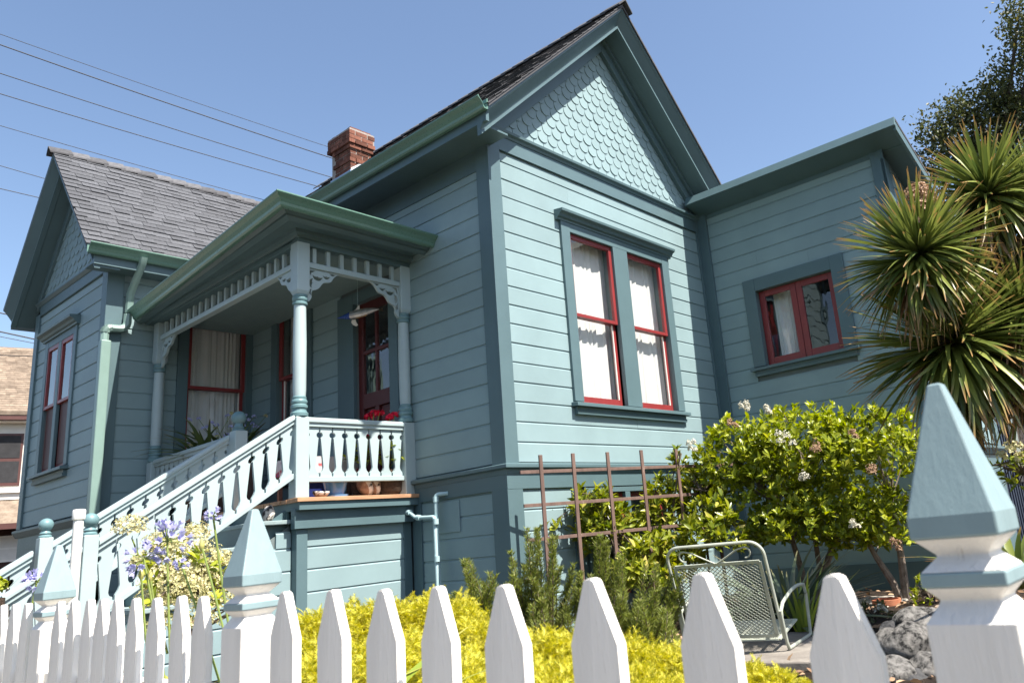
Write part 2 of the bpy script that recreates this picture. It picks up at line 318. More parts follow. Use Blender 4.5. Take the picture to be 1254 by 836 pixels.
def fast_mesh(name, verts, faces, mat, uv=None, smooth=False):
    """verts (n,3), faces (m,k) numpy"""
    me = bpy.data.meshes.new(name); n, k = faces.shape
    me.vertices.add(len(verts)); me.vertices.foreach_set('co', verts.astype(np.float32).ravel())
    me.loops.add(n * k); me.loops.foreach_set('vertex_index', faces.astype(np.int32).ravel())
    me.polygons.add(n); me.polygons.foreach_set('loop_start', (np.arange(n) * k).astype(np.int32))
    if uv is not None:
        l = me.uv_layers.new(name='UVMap'); l.data.foreach_set('uv', uv[faces.ravel()].astype(np.float32).ravel())
    me.update(calc_edges=True); me.validate(); me.materials.append(mat)
    if smooth: me.shade_smooth()
    return me
def scatter(name, tv, tf, pos, X, Y, Z, scale, mat, parent, tuv=None, off=None, extra=None):
    """one joined mesh of many copies of a template (tv, tf) with per-copy axes"""
    n = len(pos); k = len(tv); s = np.asarray(scale)
    if s.ndim == 1: s = s[:, None]
    if s.shape[1] == 1: s = np.repeat(s, 3, 1)
    P = pos[:, None, :] + tv[None, :, 0:1] * (X * s[:, 0:1])[:, None, :] + tv[None, :, 1:2] * (Y * s[:, 1:2])[:, None, :] + tv[None, :, 2:3] * (Z * s[:, 2:3])[:, None, :]
    F = (tf[None] + (np.arange(n) * k)[:, None, None]).reshape(-1, tf.shape[1])
    o = LOC[parent] if parent is not None else Vector((0, 0, 0))
    me = fast_mesh(name, P.reshape(-1, 3) - np.array(o), F, mat, None if tuv is None else np.tile(tuv, (n, 1)))
    return link(name, me, parent)
def norm(a): return a / (np.linalg.norm(a, axis=-1, keepdims=True) + 1e-9)
def axes(dirs, upish=None, roll=None):
    """frames whose Y runs along dirs and whose Z is as near upish as can be"""
    Y = norm(dirs); u = np.tile(np.array([0, 0, 1.0]), (len(Y), 1)) if upish is None else upish
    X = np.cross(Y, u); bad = np.linalg.norm(X, axis=1) < 1e-3; X[bad] = np.array([1, 0, 0]); X = norm(X); Z = np.cross(X, Y)
    if roll is not None:
        c = np.cos(roll)[:, None]; s_ = np.sin(roll)[:, None]; X, Z = X * c + Z * s_, Z * c - X * s_
    return X, Y, Z
# leaf along +Y, unit length: folded along the midrib
LEAF_V = np.array([[0, 0, 0], [-.20, .3, .05], [.20, .3, .05], [0, .35, -.01], [-.21, .62, .03], [.21, .62, .03], [0, .68, -.05], [0, 1, -.12]])
LEAF_F = np.array([[0, 3, 1], [0, 2, 3], [1, 3, 6], [1, 6, 4], [2, 6, 3], [2, 5, 6], [4, 6, 7], [5, 7, 6]])
PETAL_V = np.array([[0, 0, 0], [-.3, .55, .1], [.3, .55, .1], [0, 1, 0]]); PETAL_F = np.array([[0, 2, 1], [1, 2, 3]])
NEEDLE_V = np.array([[-.07, 0, 0], [.07, 0, 0], [0, 1, 0]]); NEEDLE_F = np.array([[0, 1, 2]])
def leaf_mesh(mat, name='leaf'): return fast_mesh(name, LEAF_V, LEAF_F, mat, smooth=True)
def frame_matrix(p, x, y, z, s):
    return Matrix(((x[0] * s[0], y[0] * s[1], z[0] * s[2], p[0]), (x[1] * s[0], y[1] * s[1], z[1] * s[2], p[1]), (x[2] * s[0], y[2] * s[1], z[2] * s[2], p[2]), (0, 0, 0, 1)))

class Fr:
    """a wall face: u along it, v up, n out of it"""
    def __init__(s, O, U, Nn): s.O = Vector(O); s.U = Vector(U); s.N = Vector(Nn); s.Z = V(0, 0, 1)
    def p(s, u, v, n=0.0): return s.O + s.U * u + s.Z * v + s.N * n
    def box(s, mb, u0, u1, v0, v1, n0, n1):
        return mb.hexa([s.p(u0, v0, n0), s.p(u1, v0, n0), s.p(u1, v0, n1), s.p(u0, v0, n1), s.p(u0, v1, n0), s.p(u1, v1, n0), s.p(u1, v1, n1), s.p(u0, v1, n1)])
    def run(s, mb, poly, u0, u1):
        """profile (n, v) run along u"""
        return mb.prism(poly, s.p(u0, 0), s.N, s.Z, s.U * (u1 - u0))
    def face(s, mb, poly, n0, n1):
        """outline (u, v) with thickness along n"""
        return mb.prism(poly, s.p(0, 0, n0), s.U, s.Z, s.N * (n1 - n0))
GZ = -0.90

# ------------------------------------------------------------------ ground, pavement, street
def ground_z(x, y):
    t = min(1, max(0, (x + 3.75) / 1.6)); t = t * t * (3 - 2 * t)
    return -1.16 + (GZ + 1.16) * t
def make_ground():
    xs = np.unique(np.concatenate([np.linspace(-300, -12, 8), np.linspace(-12, -4.2, 6), np.linspace(-4.1, -1.6, 14), np.linspace(-1.5, 14, 40), np.linspace(15, 400, 10)]))
    ys = np.unique(np.concatenate([np.linspace(-300, -12, 8), np.linspace(-11, 10, 60), np.linspace(12, 400, 10)]))
    v = []; nx = len(xs)
    for y in ys:
        for x in xs:
            b = 0.03 * math.sin(x * 2.1 + y * 1.3) * math.sin(y * 1.7) if -3.5 < x < 10 else 0
            v.append((x, y, ground_z(x, y) + b * (1 if x > -3 else .3)))
    f = [(j * nx + i, j * nx + i + 1, (j + 1) * nx + i + 1, (j + 1) * nx + i) for j in range(len(ys) - 1) for i in range(nx - 1)]
    o = link('ground', fast_mesh('ground', np.array(v), np.array(f), M['soil'], smooth=True)); o['kind'] = 'structure'
make_ground()
g = MB(); g.box(-6.0, -4.12, -60, 60, -1.25, -1.115); o = g.build('pavement', M['conc'], bevel=0.01); o['kind'] = 'structure'
g = MB(); g.box(-6.16, -6.004, -60, 60, -1.4, -1.12); o = g.build('kerb', M['conc'], bevel=0.01); o['kind'] = 'structure'
g = MB(); g.box(-17, -6.17, -60, 60, -1.5, -1.145); o = g.build('road', M['asphalt']); o['kind'] = 'structure'
LIT_N = 2600
lp = np.stack([rng.uniform(-1.5, 3.7, LIT_N), rng.uniform(-5.5, -0.2, LIT_N), np.zeros(LIT_N)], 1)
lp[:, 2] = [ground_z(x, y) + 0.03 * math.sin(x * 2.1 + y * 1.3) * math.sin(y * 1.7) + 0.015 for x, y in lp[:, :2]]
X_, Y_, Z_ = axes(np.stack([rng.normal(size=LIT_N), rng.normal(size=LIT_N), rng.normal(size=LIT_N) * .3], 1), roll=rng.normal(size=LIT_N) * .5)
o = scatter('fallen_leaves', LEAF_V, LEAF_F, lp, X_, Y_, Z_, rng.uniform(.04, .085, LIT_N), M['fallen'], None); o['kind'] = 'stuff'

# ------------------------------------------------------------------ the house
H = thing('house', 'teal Victorian cottage with steep gable, scalloped shingles and red window sashes', 'house', (0, 0, GZ))
XW = 3.86                 # front gable wall runs x 0..XW on y = 0
YL = 4.55; XL = -1.67; YLE = 6.90   # left wing: south wall y = YL, gable wall x = XL
XR = 3.80; YR = -2.57; XRE = 6.3    # right wing
FG = Fr((0, 0, 0), (1, 0, 0), (0, -1, 0)); FS = Fr((0, 0, 0), (0, 1, 0), (-1, 0, 0))
FL = Fr((0, YL, 0), (1, 0, 0), (0, -1, 0)); FLG = Fr((XL, 0, 0), (0, 1, 0), (-1, 0, 0))
FR = Fr((XR, 0, 0), (0, 1, 0), (-1, 0, 0)); FRF = Fr((0, YR, 0), (1, 0, 0), (0, -1, 0))
FP = Fr((0, 1.34, 0), (1, 0, 0), (0, -1, 0))
PITCH = 0.185; BT = 0.020
def backing(F, u0, u1, v0, v1, ops, gable=None, extra=None):
    """solid wall behind the boards with its window openings; returns the wall part"""
    mb = MB(); us = sorted({u0, u1, *[a for o in ops for a in o[:2]]}); vs = sorted({v0, v1, *[a for o in ops for a in o[2:]]})
    for a, b in zip(us[:-1], us[1:]):
        for c, d in zip(vs[:-1], vs[1:]):
            m, n = (a + b) / 2, (c + d) / 2
            if not any(o[0] < m < o[1] and o[2] < n < o[3] for o in ops): F.box(mb, a, b, c, d, -0.11, 0)
    if gable: F.face(mb, gable, -0.11, 0)
    return mb.build('wall', M['back'], H)
def boards(wall, F, u0, u1, v0, v1, ops=(), start=None, cut=None):
    """one object per siding board, notched at the openings, with a coved drop at its top edge"""
    v = v0 if start is None else start
    while v < v1 - 0.02:
        a = max(v, v0); b = min(v + PITCH, v1); segs = [(u0, u1)]
        for o in ops:
            if a < o[3] - 0.01 and b > o[2] + 0.01:
                ns = []
                for s, e in segs:
                    if o[0] > s: ns.append((s, min(e, o[0])))
                    if o[1] < e: ns.append((max(s, o[1]), e))
                segs = [q for q in ns if q[1] - q[0] > 0.02]
        if cut: segs = [(max(s, cut(a)[0]), min(e, cut(a)[1])) for s, e in segs]; segs = [q for q in segs if q[1] - q[0] > .03]
        cutsegs = []
        for s, e in segs:
            if e - s > 1.5 and random.random() < .38:
                m = random.uniform(s + .45, e - .45); cutsegs += [(s, m - .0008), (m + .0008, e)]
            else: cutsegs.append((s, e))
        for s, e in cutsegs:
            h = b - a; t = BT + random.uniform(-.0012, .0012)
            if h > 0.06: poly = [(0.001, a), (t, a + 0.002), (t, b - 0.020), (t - 0.0085, b - 0.011), (t - 0.0095, b), (0.001, b)]
            else: poly = [(0.001, a), (t, a), (t, b), (0.001, b)]
            mb = MB(); F.run(mb, poly, s, e); mb.build('siding_board', M['siding'], wall)
        v += PITCH

# windows ------------------------------------------------------------
def bar_box(F, name, mat, parent, u0, u1, v0, v1, n0, n1, bevel=0.003):
    mb = MB(); F.box(mb, u0, u1, v0, v1, n0, n1); return mb.build(name, mat, parent, bevel=bevel)
def frame_mb(F, u0, u1, v0, v1, n0, n1, st, top, bot):
    mb = MB(); F.box(mb, u0, u0 + st, v0, v1, n0, n1); F.box(mb, u1 - st, u1, v0, v1, n0, n1)
    F.box(mb, u0 + st, u1 - st, v1 - top, v1, n0, n1 - .001); F.box(mb, u0 + st, u1 - st, v0, v0 + bot, n0, n1 - .001); return mb
def pane(F, win, u0, u1, v0, v1, n):
    mb = MB(); F.box(mb, u0, u1, v0, v1, n - .002, n + .002); mb.build('pane', M['glass'], win)
def double_hung(F, win, u0, u1, v0, v1, meet, st=.045, n=0.0):
    """upper sash outside, lower sash behind it, one pane each"""
    frame_mb(F, u0, u1, meet - .02, v1, n - .022, n + .016, st, .05, .038).build('sash', M['red'], win, bevel=.003)
    pane(F, win, u0 + st, u1 - st, meet + .016, v1 - .048, n - .004)
    frame_mb(F, u0, u1, v0, meet + .012, n - .062, n - .026, st, .034, .075).build('sash', M['red'], win, bevel=.003)
    pane(F, win, u0 + st, u1 - st, v0 + .073, meet - .02, n - .044)
    bar_box(F, 'glazing_bead', M['silver'], win, u1 - st - .010, u1 - st, v0 + .075, meet - .022, n - .040, n - .027, bevel=0)
def casing(F, u0, u1, v0, v1, w, mull=None, n1=.052, top=None, cap=True, sill=True, capw=.06, apron=.13):
    """flat casing boards round the opening u0..v1; the frame is the window part itself"""
    top = top or w; mb = MB()
    F.box(mb, u0 - w, u0, v0, v1 + top, .0, n1); F.box(mb, u1, u1 + w, v0, v1 + top, .0, n1); F.box(mb, u0, u1, v1, v1 + top, .0, n1 - .002)
    if mull: F.box(mb, mull[0], mull[1], v0, v1, -.06, n1 - .002)
    for a, b in ((u0 - .02, u0 - .001), (u1 + .001, u1 + .02)): F.box(mb, a, b, v0, v1, -.10, -.001)
    F.box(mb, u0, u1, v1 + .001, v1 + .02, -.10, -.003)
    win = mb.build('window', M['trim'], H, bevel=.004)
    if sill:
        s = MB(); F.run(s, [(-.10, v0 + .002), (-.10, v0 - .045), (.105, v0 - .055), (.105, v0 - .018)], u0 - w - .03, u1 + w + .03); s.build('sill', M['trim'], win, bevel=.004)
        s = MB(); F.run(s, [(0.0, v0 - .056), (.06, v0 - .056), (.052, v0 - apron * .72), (.068, v0 - apron * .74), (.062, v0 - apron), (0, v0 - apron)], u0 - w + .01, u1 + w - .01); s.build('apron', M['trim'], win)
    if cap:
        t = v1 + top; s = MB()
        F.run(s, [(0, t), (.058, t), (.062, t + .02), (.085, t + .03), (.098, t + .055), (.135, t + .075), (.14, t + .10), (0, t + .118)], u0 - w - capw, u1 + w + capw); s.build('head_moulding', M['trim'], win)
    return win
def curtain(F, label, u0, u1, v0, v1, n=-.13, waves=7, amp=.013, mat='curtain', seed=0, split=None, group=None):
    r = random.Random(seed); nu, nv = 110, 12; v = []; ph = [r.uniform(0, 6.3) for _ in range(4)]
    for j in range(nv + 1):
        t = j / nv
        for i in range(nu + 1):
            s = i / nu; a = amp * (0.55 + .7 * t)
            d = a * math.sin(2 * PI * waves * s + ph[0] + .8 * math.sin(2 * PI * s * 2 + ph[1])) + a * .5 * math.sin(2 * PI * waves * 1.7 * s + ph[2] + t)
            uu = u0 + (u1 - u0) * s + .010 * (t) * math.sin(9 * s + ph[3]); sw = s + .05 * math.sin(2 * PI * 1.3 * s + ph[2]) + .025 * math.sin(2 * PI * 3.1 * s + ph[0]) + .012 * t * math.sin(5 * s + ph[1]); d = a * (.55 + .6 * math.sin(2 * PI * .9 * s + ph[3]) ** 2) * (math.sin(2 * PI * waves * sw + ph[0]) + .35 * math.sin(2 * PI * waves * 2.3 * sw + ph[2] + t)); v.append(tuple(F.p(uu, v1 + (v0 - v1) * t, n + d)))
    nx = nu + 1; f = [(j * nx + i, j * nx + i + 1, (j + 1) * nx + i + 1, (j + 1) * nx + i) for j in range(nv) for i in range(nu)]
    base = F.p((u0 + u1) / 2, v0, n)
    o = link('curtain', fast_mesh('curtain', np.array(v) - np.array(base), np.array(f), M[mat], smooth=True), None, base)
    tag(o, label, 'curtain', group); return o

# front gable wall ----------------------------------------------------
gw = (1.075, 1.80, 1.265, 3.09); gw2 = (2.06, 2.765, 1.265, 3.09); bw = (1.03, 2.30, -.62, .37)
RS = 0.97; XC = 1.93; ZR = 6.14            # main roof: slope, ridge x, ridge z
def roof_z(x): return ZR - RS * abs(x - XC)
wall = backing(FG, 0, XW, GZ, 3.9, [gw, gw2, bw], gable=[(0.0, 3.9), (XW, 3.9), (XC, 5.78)])
boards(wall, FG, .10, XW - .08, .665, 3.735, [(gw[0] - .09, gw2[1] + .09, gw[2] - .04, gw[3] + .09)], start=.665)
boards(wall, FG, .14, .80, -.86, .43, start=-.86)
boards(wall, FG, 2.45, XW - .02, -.86, .43, start=-.86)
bar_box(FG, 'corner_board', M['trim'], H, -.045, .115, .64, 4.02, 0, .045); bar_box(FG, 'corner_board', M['trim'], H, XW - .16, XW - .06, .64, 3.9, 0, .04)
mb = MB(); FG.box(mb, .115, XW - .06, 3.735, 3.885, 0, .042); FG.run(mb, [(0, 3.886), (.05, 3.886), (.06, 3.91), (.085, 3.925), (.09, 3.95), (0, 3.965)], -.05, XW - .06); mb.build('frieze_board', M['trim'], H)
mb = MB(); mb.sweep([(0, 1.25, 0), (0, 0, 0), (XW - .05, 0, 0)], [(0, .56), (.045, .56), (.048, .60), (.085, .612), (.085, .64), (0, .665)], left=False); mb.build('water_table', M['trim'], H)
mb = MB(); FG.box(mb, -.04, XW - .03, .43, .559, 0, .04); FG.box(mb, -.04, .145, GZ, .43, 0, .038); FG.box(mb, .80, .93, GZ, .43, 0, .038); FG.box(mb, 2.36, 2.46, GZ, .43, 0, .038); mb.build('base_trim', M['trim'], H)
win = casing(FG, gw[0], gw2[1], gw[2], gw[3], .135, mull=(gw[1], gw2[0]), top=.10)
double_hung(FG, win, gw[0], gw[1], gw[2], gw[3], 2.195); double_hung(FG, win, gw2[0], gw2[1], gw2[2], gw2[3], 2.195)
curtain(FG, 'white gathered curtain in the left sash of the gable window', gw[0] - .02, gw[1] + .04, gw[2] - .05, gw[3] + .22, seed=3, group='curtains in the gable window')
curtain(FG, 'white gathered curtain in the right sash of the gable window', gw2[0] - .02, gw2[1] + .04, gw2[2] - .05, gw2[3] + .22, seed=5, group='curtains in the gable window')
# leaded basement window
win = casing(FG, bw[0], bw[1], bw[2], bw[3], .05, cap=False, sill=False, mull=(1.62, 1.70), n1=.035)
for a, b in ((bw[0], 1.62), (1.70, bw[1])):
    frame_mb(FG, a, b, bw[2], bw[3], -.05, -.01, .04, .045, .06).build('sash', M['red'], win, bevel=.003); pane(FG, win, a + .04, b - .04, bw[2] + .06, bw[3] - .045, -.03)
    mb = MB(); m = (a + b) / 2; w_ = .07
    for k in range(4):
        z = bw[2] + .12 + k * .24
        for p, q in (((m, z), (m + w_, z + .11)), ((m + w_, z + .11), (m, z + .22)), ((m, z + .22), (m - w_, z + .11)), ((m - w_, z + .11), (m, z))): mb.bar(FG.p(*p, -.024), FG.p(*q, -.024), .007, .006, V(0, 1, 0))
    mb.bar(FG.p(m, bw[2] + .06, -.024), FG.p(m, bw[3] - .05, -.024), .006, .006, V(0, 1, 0)); mb.build('lead_came', M['lead'], win)

# scalloped shingles --------------------------------------------------
def scale_mesh(w, h, th):
    n = 9; pts = [(-w / 2, h)] + [(w / 2 * math.cos(PI + PI * i / (n - 1)), w / 2 * (1 + math.sin(PI + PI * i / (n - 1)))) for i in range(n)] + [(w / 2, h)]
    mb = MB(); mb.prism(pts, V(0, 0, 0), V(1, 0, 0), V(0, 0, 1), V(0, -th, 0)); return mb.mesh('scale_shingle', M['siding'])
def scales(F, base_v, xc, half, slope, parent, w=.152, e=.118):
    me = scale_mesh(w - .006, .24, .014); r = 0
    while True:
        v = base_v + r * e; hw = half - (r * e) / slope + .04
        if hw < .04: break
        off = (w / 2 if r % 2 else 0); k0 = int(math.floor((-hw - off) / w)); k1 = int(math.ceil((hw - off) / w))
        for k in range(k0, k1 + 1):
            u = xc + k * w + off
            if abs(u - xc) > hw - .01: continue
            # tilt: the butt stands proud of the course below
            t = .075 + random.uniform(-.012, .012); X_ = F.U; Z_ = (F.Z - F.N * t).normalized(); Yv = (-F.N - F.Z * t).normalized()
            if F is FLG: X_ = F.U
            p = F.p(u + random.uniform(-.002, .002), v - .03 + random.uniform(-.003, .003), .020 + random.uniform(0, .003))
            inst('scale_shingle', me, frame_matrix(p, X_, Yv, Z_, (1, 1, min(1, max(.35, ((half - abs(u - xc)) * slope + base_v + .16 - v) / .24)))), parent)
        r += 1
scales(FG, 3.955, XC, 1.80, RS, wall)

# main roof, rakes, soffits, gutter ------------------------------------
YF = -.45; YB = 9.0
def slab(mb, x0, x1, y0, y1, zf, th):
    mb.hexa([(x0, y0, zf(x0) - th), (x1, y0, zf(x1) - th), (x1, y1, zf(x1) - th), (x0, y1, zf(x0) - th), (x0, y0, zf(x0)), (x1, y0, zf(x1)), (x1, y1, zf(x1)), (x0, y1, zf(x0))])
mb = MB(); rz = lambda x: ZR - .03 - RS * abs(x - XC)
slab(mb, -.40, XC, YF - .02, YB, rz, .03); slab(mb, XC, XC + 2.33, YF - .02, YB, rz, .03); roof = mb.build('roof', M['shingle_dark'], H)
mb = MB(); L_ = 2.33 * math.hypot(1, RS); nrow = 25; e = L_ / nrow; dx, dz = 1 / math.hypot(1, RS), RS / math.hypot(1, RS)
for r in range(nrow):
    y = YF - .03
    while y < 8.0:
        w_ = random.uniform(.16, .34); th = random.uniform(.011, .019); s0 = r * e - .01; s1 = s0 + e * 1.15
        P = lambda s, n: (-.40 + s * dx - n * dz, rz(-.40) + s * dz + n * dx)
        a = P(s0, 0); b = P(s1, 0); c = P(s1, .006); d = P(s0 - random.uniform(0, .012), th)
        mb.hexa([(a[0], y, a[1]), (b[0], y, b[1]), (b[0], y + w_, b[1]), (a[0], y + w_, a[1]), (d[0], y, d[1]), (c[0], y, c[1]), (c[0], y + w_, c[1]), (d[0], y + w_, d[1])]); y += w_ + .003
o = mb.build('shingles', M['shingle_dark'], roof); o['kind'] = 'stuff'
ridge_me = MB().prism([(-.13, -.125), (0, 0), (.13, -.125), (.13, -.105), (0, .022), (-.13, -.105)], V(0, 0, 0), V(1, 0, 0), V(0, 0, 1), V(0, .3, 0)).mesh('ridge_cap', M['shingle_dark'])
for k in range(30): inst('ridge_cap', ridge_me, Matrix.Translation((XC, YF - .07 + k * .22, ZR + .012)) @ Matrix.Rotation(.06, 4, 'X'), roof)
RAKE = [(0, 0), (0, .030), (.025, .055), (.115, .185), (.115, .20), (.092, .202), (.092, .235), (.15, .235), (.15, 0)]
def rake(x0, x1, w0, w1):
    """barge of the front gable along one slope: leaning crown with a lip, soffit behind it, frieze and bed moulding on the wall"""
    f = lambda x: rz(x) - .03
    mb = MB(); mb.prism(RAKE, V(x0, YF, f(x0)), V(0, 1, 0), V(0, 0, -1), V(x1 - x0, 0, f(x1) - f(x0))); mb.build('rake_moulding', M['trim'], H)
    def strip(name, d0, d1, y0, y1, a, b):
        mb = MB(); mb.hexa([(a, y0, f(a) - d1), (b, y0, f(b) - d1), (b, y1, f(b) - d1), (a, y1, f(a) - d1), (a, y0, f(a) - d0), (b, y0, f(b) - d0), (b, y1, f(b) - d0), (a, y1, f(a) - d0)])
        return mb.build(name, M['trim'], H, bevel=.004)
    strip('rake_soffit', .195, .222, YF + .151, -.0, max(x0, -.02), x1); strip('rake_frieze', .223, .42, -.085, .0, w0, w1); strip('rake_bed_moulding', .223, .28, -.13, -.086, w0, w1)
rake(-.40, XC, -.03, XC); rake(XC, XC + 2.25, XC, XW + .02)
GUT = [(0, 0), (0, -.10), (.012, -.112), (.045, -.112), (.058, -.098), (.064, -.075), (.085, -.045), (.112, -.022), (.120, -.012), (.120, 0), (.108, 0), (.104, -.014), (.075, -.045), (.05, -.09), (.02, -.10), (.012, 0)]
mb = MB(); mb.sweep([(-.40, YF - .01, 3.895), (-.40, 8.0, 3.895)], GUT); mb.build('gutter', M['gutter'], H, bevel=.002)
mb = MB(); mb.box(-.397, -.36, YF + .03, 8.0, 3.70, 3.85); mb.build('fascia', M['trim'], H)
mb = MB(); mb.box(-.359, -.0, YF + .16, 8.0, 3.735, 3.755); mb.build('soffit', M['trim'], H)
mb = MB(); mb.box(-.032, -.001, .136, 8.0, 3.52, 3.734); mb.build('frieze_board', M['trim'], H)
mb = MB(); mb.box(4.22, 4.28, YF, 8, 3.6, 3.86); mb.build('fascia', M['trim'], H)

# side wall of the front wing (behind and beside the porch) ----------------
door = (1.60, 2.24, .52, 2.68); w3 = (3.22, 3.86, .98, 2.97)
wall = backing(FS, 0, 9.0, GZ, 3.66, [door, w3])
boards(wall, FS, .13, YL, .665, 3.66, [(door[0] - .12, door[1] + .28, door[2] - .1, door[3] + .06), (w3[0] - .1, w3[1] + .1, w3[2] - .05, w3[3] + .05)], start=.665)
boards(wall, FS, .16, 1.20, -.86, .43, start=-.86)
bar_box(FS, 'corner_board', M['trim'], H, -.002, .135, .64, 3.734, 0, .045)
mb = MB(); FS.box(mb, -.002, 1.30, .43, .559, 0, .04); FS.box(mb, -.002, .165, GZ, .43, 0, .038); FS.box(mb, 1.17, 1.30, GZ, .43, 0, .036); mb.build('base_trim', M['trim'], H)
bar_box(FS, 'access_panel', M['siding'], H, .62, .95, .12, .40, .02, .032)
# red door with four lights
mb = MB(); FS.box(mb, door[0] - .15, door[0], door[2], door[3] + .13, 0, .05); FS.box(mb, door[1], door[1] + .30, door[2], door[3] + .13, 0, .05); FS.box(mb, door[0], door[1], door[3], door[3] + .13, 0, .048)
mb.build('door_casing', M['trim'], H, bevel=.004)
mb = MB(); d0, d1 = door[0], door[1]; st = .085
FS.box(mb, d0, d0 + st, door[2], door[3], -.06, -.02); FS.box(mb, d1 - st, d1, door[2], door[3], -.06, -.02)
FS.box(mb, d0 + st, d1 - st, 2.58, door[3], -.06, -.021); FS.box(mb, d0 + st, d1 - st, 1.50, 1.66, -.06, -.021); FS.box(mb, d0 + st, d1 - st, door[2], .72, -.06, -.021); FS.box(mb, (d0 + d1) / 2 - .035, (d0 + d1) / 2 + .035, .72, 1.50, -.06, -.0205)
dr = mb.build('door', M['door'], H, bevel=.003); md = (d0 + d1) / 2
for a, b in ((d0 + st, md - .035), (md + .035, d1 - st)): bar_box(FS, 'door_panel', M['door'], dr, a + .02, b - .02, .76, 1.46, -.055, -.035); bar_box(FS, 'door_backing', M['door'], dr, a, b, .72, 1.5, -.059, -.052)
mb = MB(); FS.box(mb, md - .016, md + .016, 1.66, 2.58, -.055, -.022); FS.box(mb, d0 + st, d1 - st, 2.10, 2.135, -.055, -.0215); mb.build('muntin', M['door'], dr)
for a, b in ((d0 + st, md - .016), (md + .016, d1 - st)):
    for c, d in ((1.66, 2.10), (2.135, 2.58)): pane(FS, dr, a, b, c, d, -.04)
mb = MB(); mb.lathe([(.02, 0), (.024, .012), (.014, .03)], (0, 0, 0), 10); o = mb.build('knob', M['metal'], dr); o.matrix_basis = Matrix.Translation(FS.p(d0 + .045, 1.40, -.02) - LOC[dr] + LOC[dr] * 0) @ Matrix.Rotation(-PI / 2, 4, 'Y')
o.data.transform(Matrix.Translation(LOC[dr]))
win = casing(FS, w3[0], w3[1], w3[2], w3[3], .13, cap=False); double_hung(FS, win, w3[0], w3[1], w3[2], w3[3], 2.15)
curtain(FS, 'pale curtain in the porch window between the front column and the door', w3[0], w3[1], w3[2], w3[3] + .22, seed=8, mat='curtain')

# left wing -----------------------------------------------------------------
w2 = (-.80, -.10, .95, 2.92)
wall = backing(FL, XL, 0, GZ, 3.5, [w2])
boards(wall, FL, XL + .12, -.02, .72, 3.52, [(w2[0] - .1, w2[1] + .12, w2[2] - .05, w2[3] + .08)], start=.72)
bar_box(FL, 'corner_board', M['trim'], H, XL - .045, XL + .13, .70, 3.55, 0, .045)
mb = MB(); FL.run(mb, [(0, .60), (.045, .60), (.085, .66), (.085, .685), (0, .71)], XL - .085, 0); mb.build('water_table', M['trim'], H)
boards(wall, FL, XL + .12, -1.2, -.86, .60, start=-.86)
win = casing(FL, w2[0], w2[1], w2[2], w2[3], .12, cap=False); double_hung(FL, win, w2[0], w2[1], w2[2], w2[3], 2.13)
curtain(FL, 'long grey-white curtain in the porch window behind the flowering planter', w2[0], w2[1], w2[2], w2[3] + .22, seed=11, waves=9, mat='curtain')
lw1 = (5.50, 5.90, 1.32, 2.89); lw2 = (6.00, 6.38, 1.32, 2.89); LYC = 5.72; LZR = 5.30; LRUN = 1.46; LS = 1.165; LX0 = -2.02
wall = backing(FLG, YL, YLE, GZ, 3.5, [lw1, lw2], gable=[(YL, 3.5), (YLE, 3.5), (LYC, 3.5 + 1.17 * LS + .02)])
boards(wall, FLG, YL + .10, YLE - .08, .72, 3.42, [(lw1[0] - .09, lw2[1] + .09, lw1[2] - .04, lw1[3] + .09)], start=.72)
boards(wall, FLG, YL + .3, 5.2, -.1, .5, start=-.1)
bar_box(FLG, 'corner_board', M['trim'], H, YL - .002, YL + .11, .70, 3.55, 0, .045); bar_box(FLG, 'corner_board', M['trim'], H, YLE - .09, YLE + .045, .70, 3.45, 0, .045)
mb = MB(); FLG.box(mb, YL + .11, YLE - .09, 3.42, 3.55, 0, .042); FLG.run(mb, [(0, 3.551), (.05, 3.551), (.08, 3.585), (.08, 3.60), (0, 3.615)], YL - .03, YLE); mb.build('frieze_board', M['trim'], H)
mb = MB(); FLG.run(mb, [(0, .60), (.045, .60), (.085, .66), (.085, .685), (0, .71)], YL - .085, YLE + .05); FLG.box(mb, YL, YLE, .45, .6, 0, .03); FLG.box(mb, YL, YL + .3, GZ, .45, 0, .028); FLG.box(mb, 5.2, YLE, GZ, .45, 0, .028); mb.build('water_table', M['trim'], H)
scales(FLG, 3.61, LYC, 1.12, LS, wall, w=.15, e=.118)
win = casing(FLG, lw1[0], lw2[1], lw1[2], lw1[3], .10, mull=(lw1[1], lw2[0]), top=.09, capw=.05, n1=.038)
double_hung(FLG, win, *lw1, 2.12, st=.034, n=.016); double_hung(FLG, win, *lw2, 2.12, st=.034, n=.016)
for q in (lw1, lw2): bar_box(FLG, 'pane_dark_sheet', M['nbtrim'], win, q[0] + .03, q[1] - .03, q[2] + .05, 2.10, -.009, -.004, bevel=0)  # added opaque brown sheet over each lower pane, to make it look dark
lz = lambda y: LZR - .03 - LS * abs(y - LYC)
mb = MB()
for y0, y1 in ((LYC - LRUN, LYC), (LYC, LYC + LRUN)):
    mb.hexa([(LX0, y0, lz(y0) - .03), (2.0, y0, lz(y0) - .03), (2.0, y1, lz(y1) - .03), (LX0, y1, lz(y1) - .03), (LX0, y0, lz(y0)), (2.0, y0, lz(y0)), (2.0, y1, lz(y1)), (LX0, y1, lz(y1))])
lroof = mb.build('roof', M['shingle'], H)
LL = LRUN * math.hypot(1, LS); nrow = 22; e = LL / nrow; cy, cz = 1 / math.hypot(1, LS), LS / math.hypot(1, LS)
tabs = [MB().hexa([(0, 0, 0), (1, 0, 0), (1, e * 1.35, -.002), (0, e * 1.35, -.002), (0, -.004, t), (1, .003, t), (1, e * 1.35, .003), (0, e * 1.35, .003)]).mesh('shingle', M['shingle']) for t in (.011, .015, .020)]
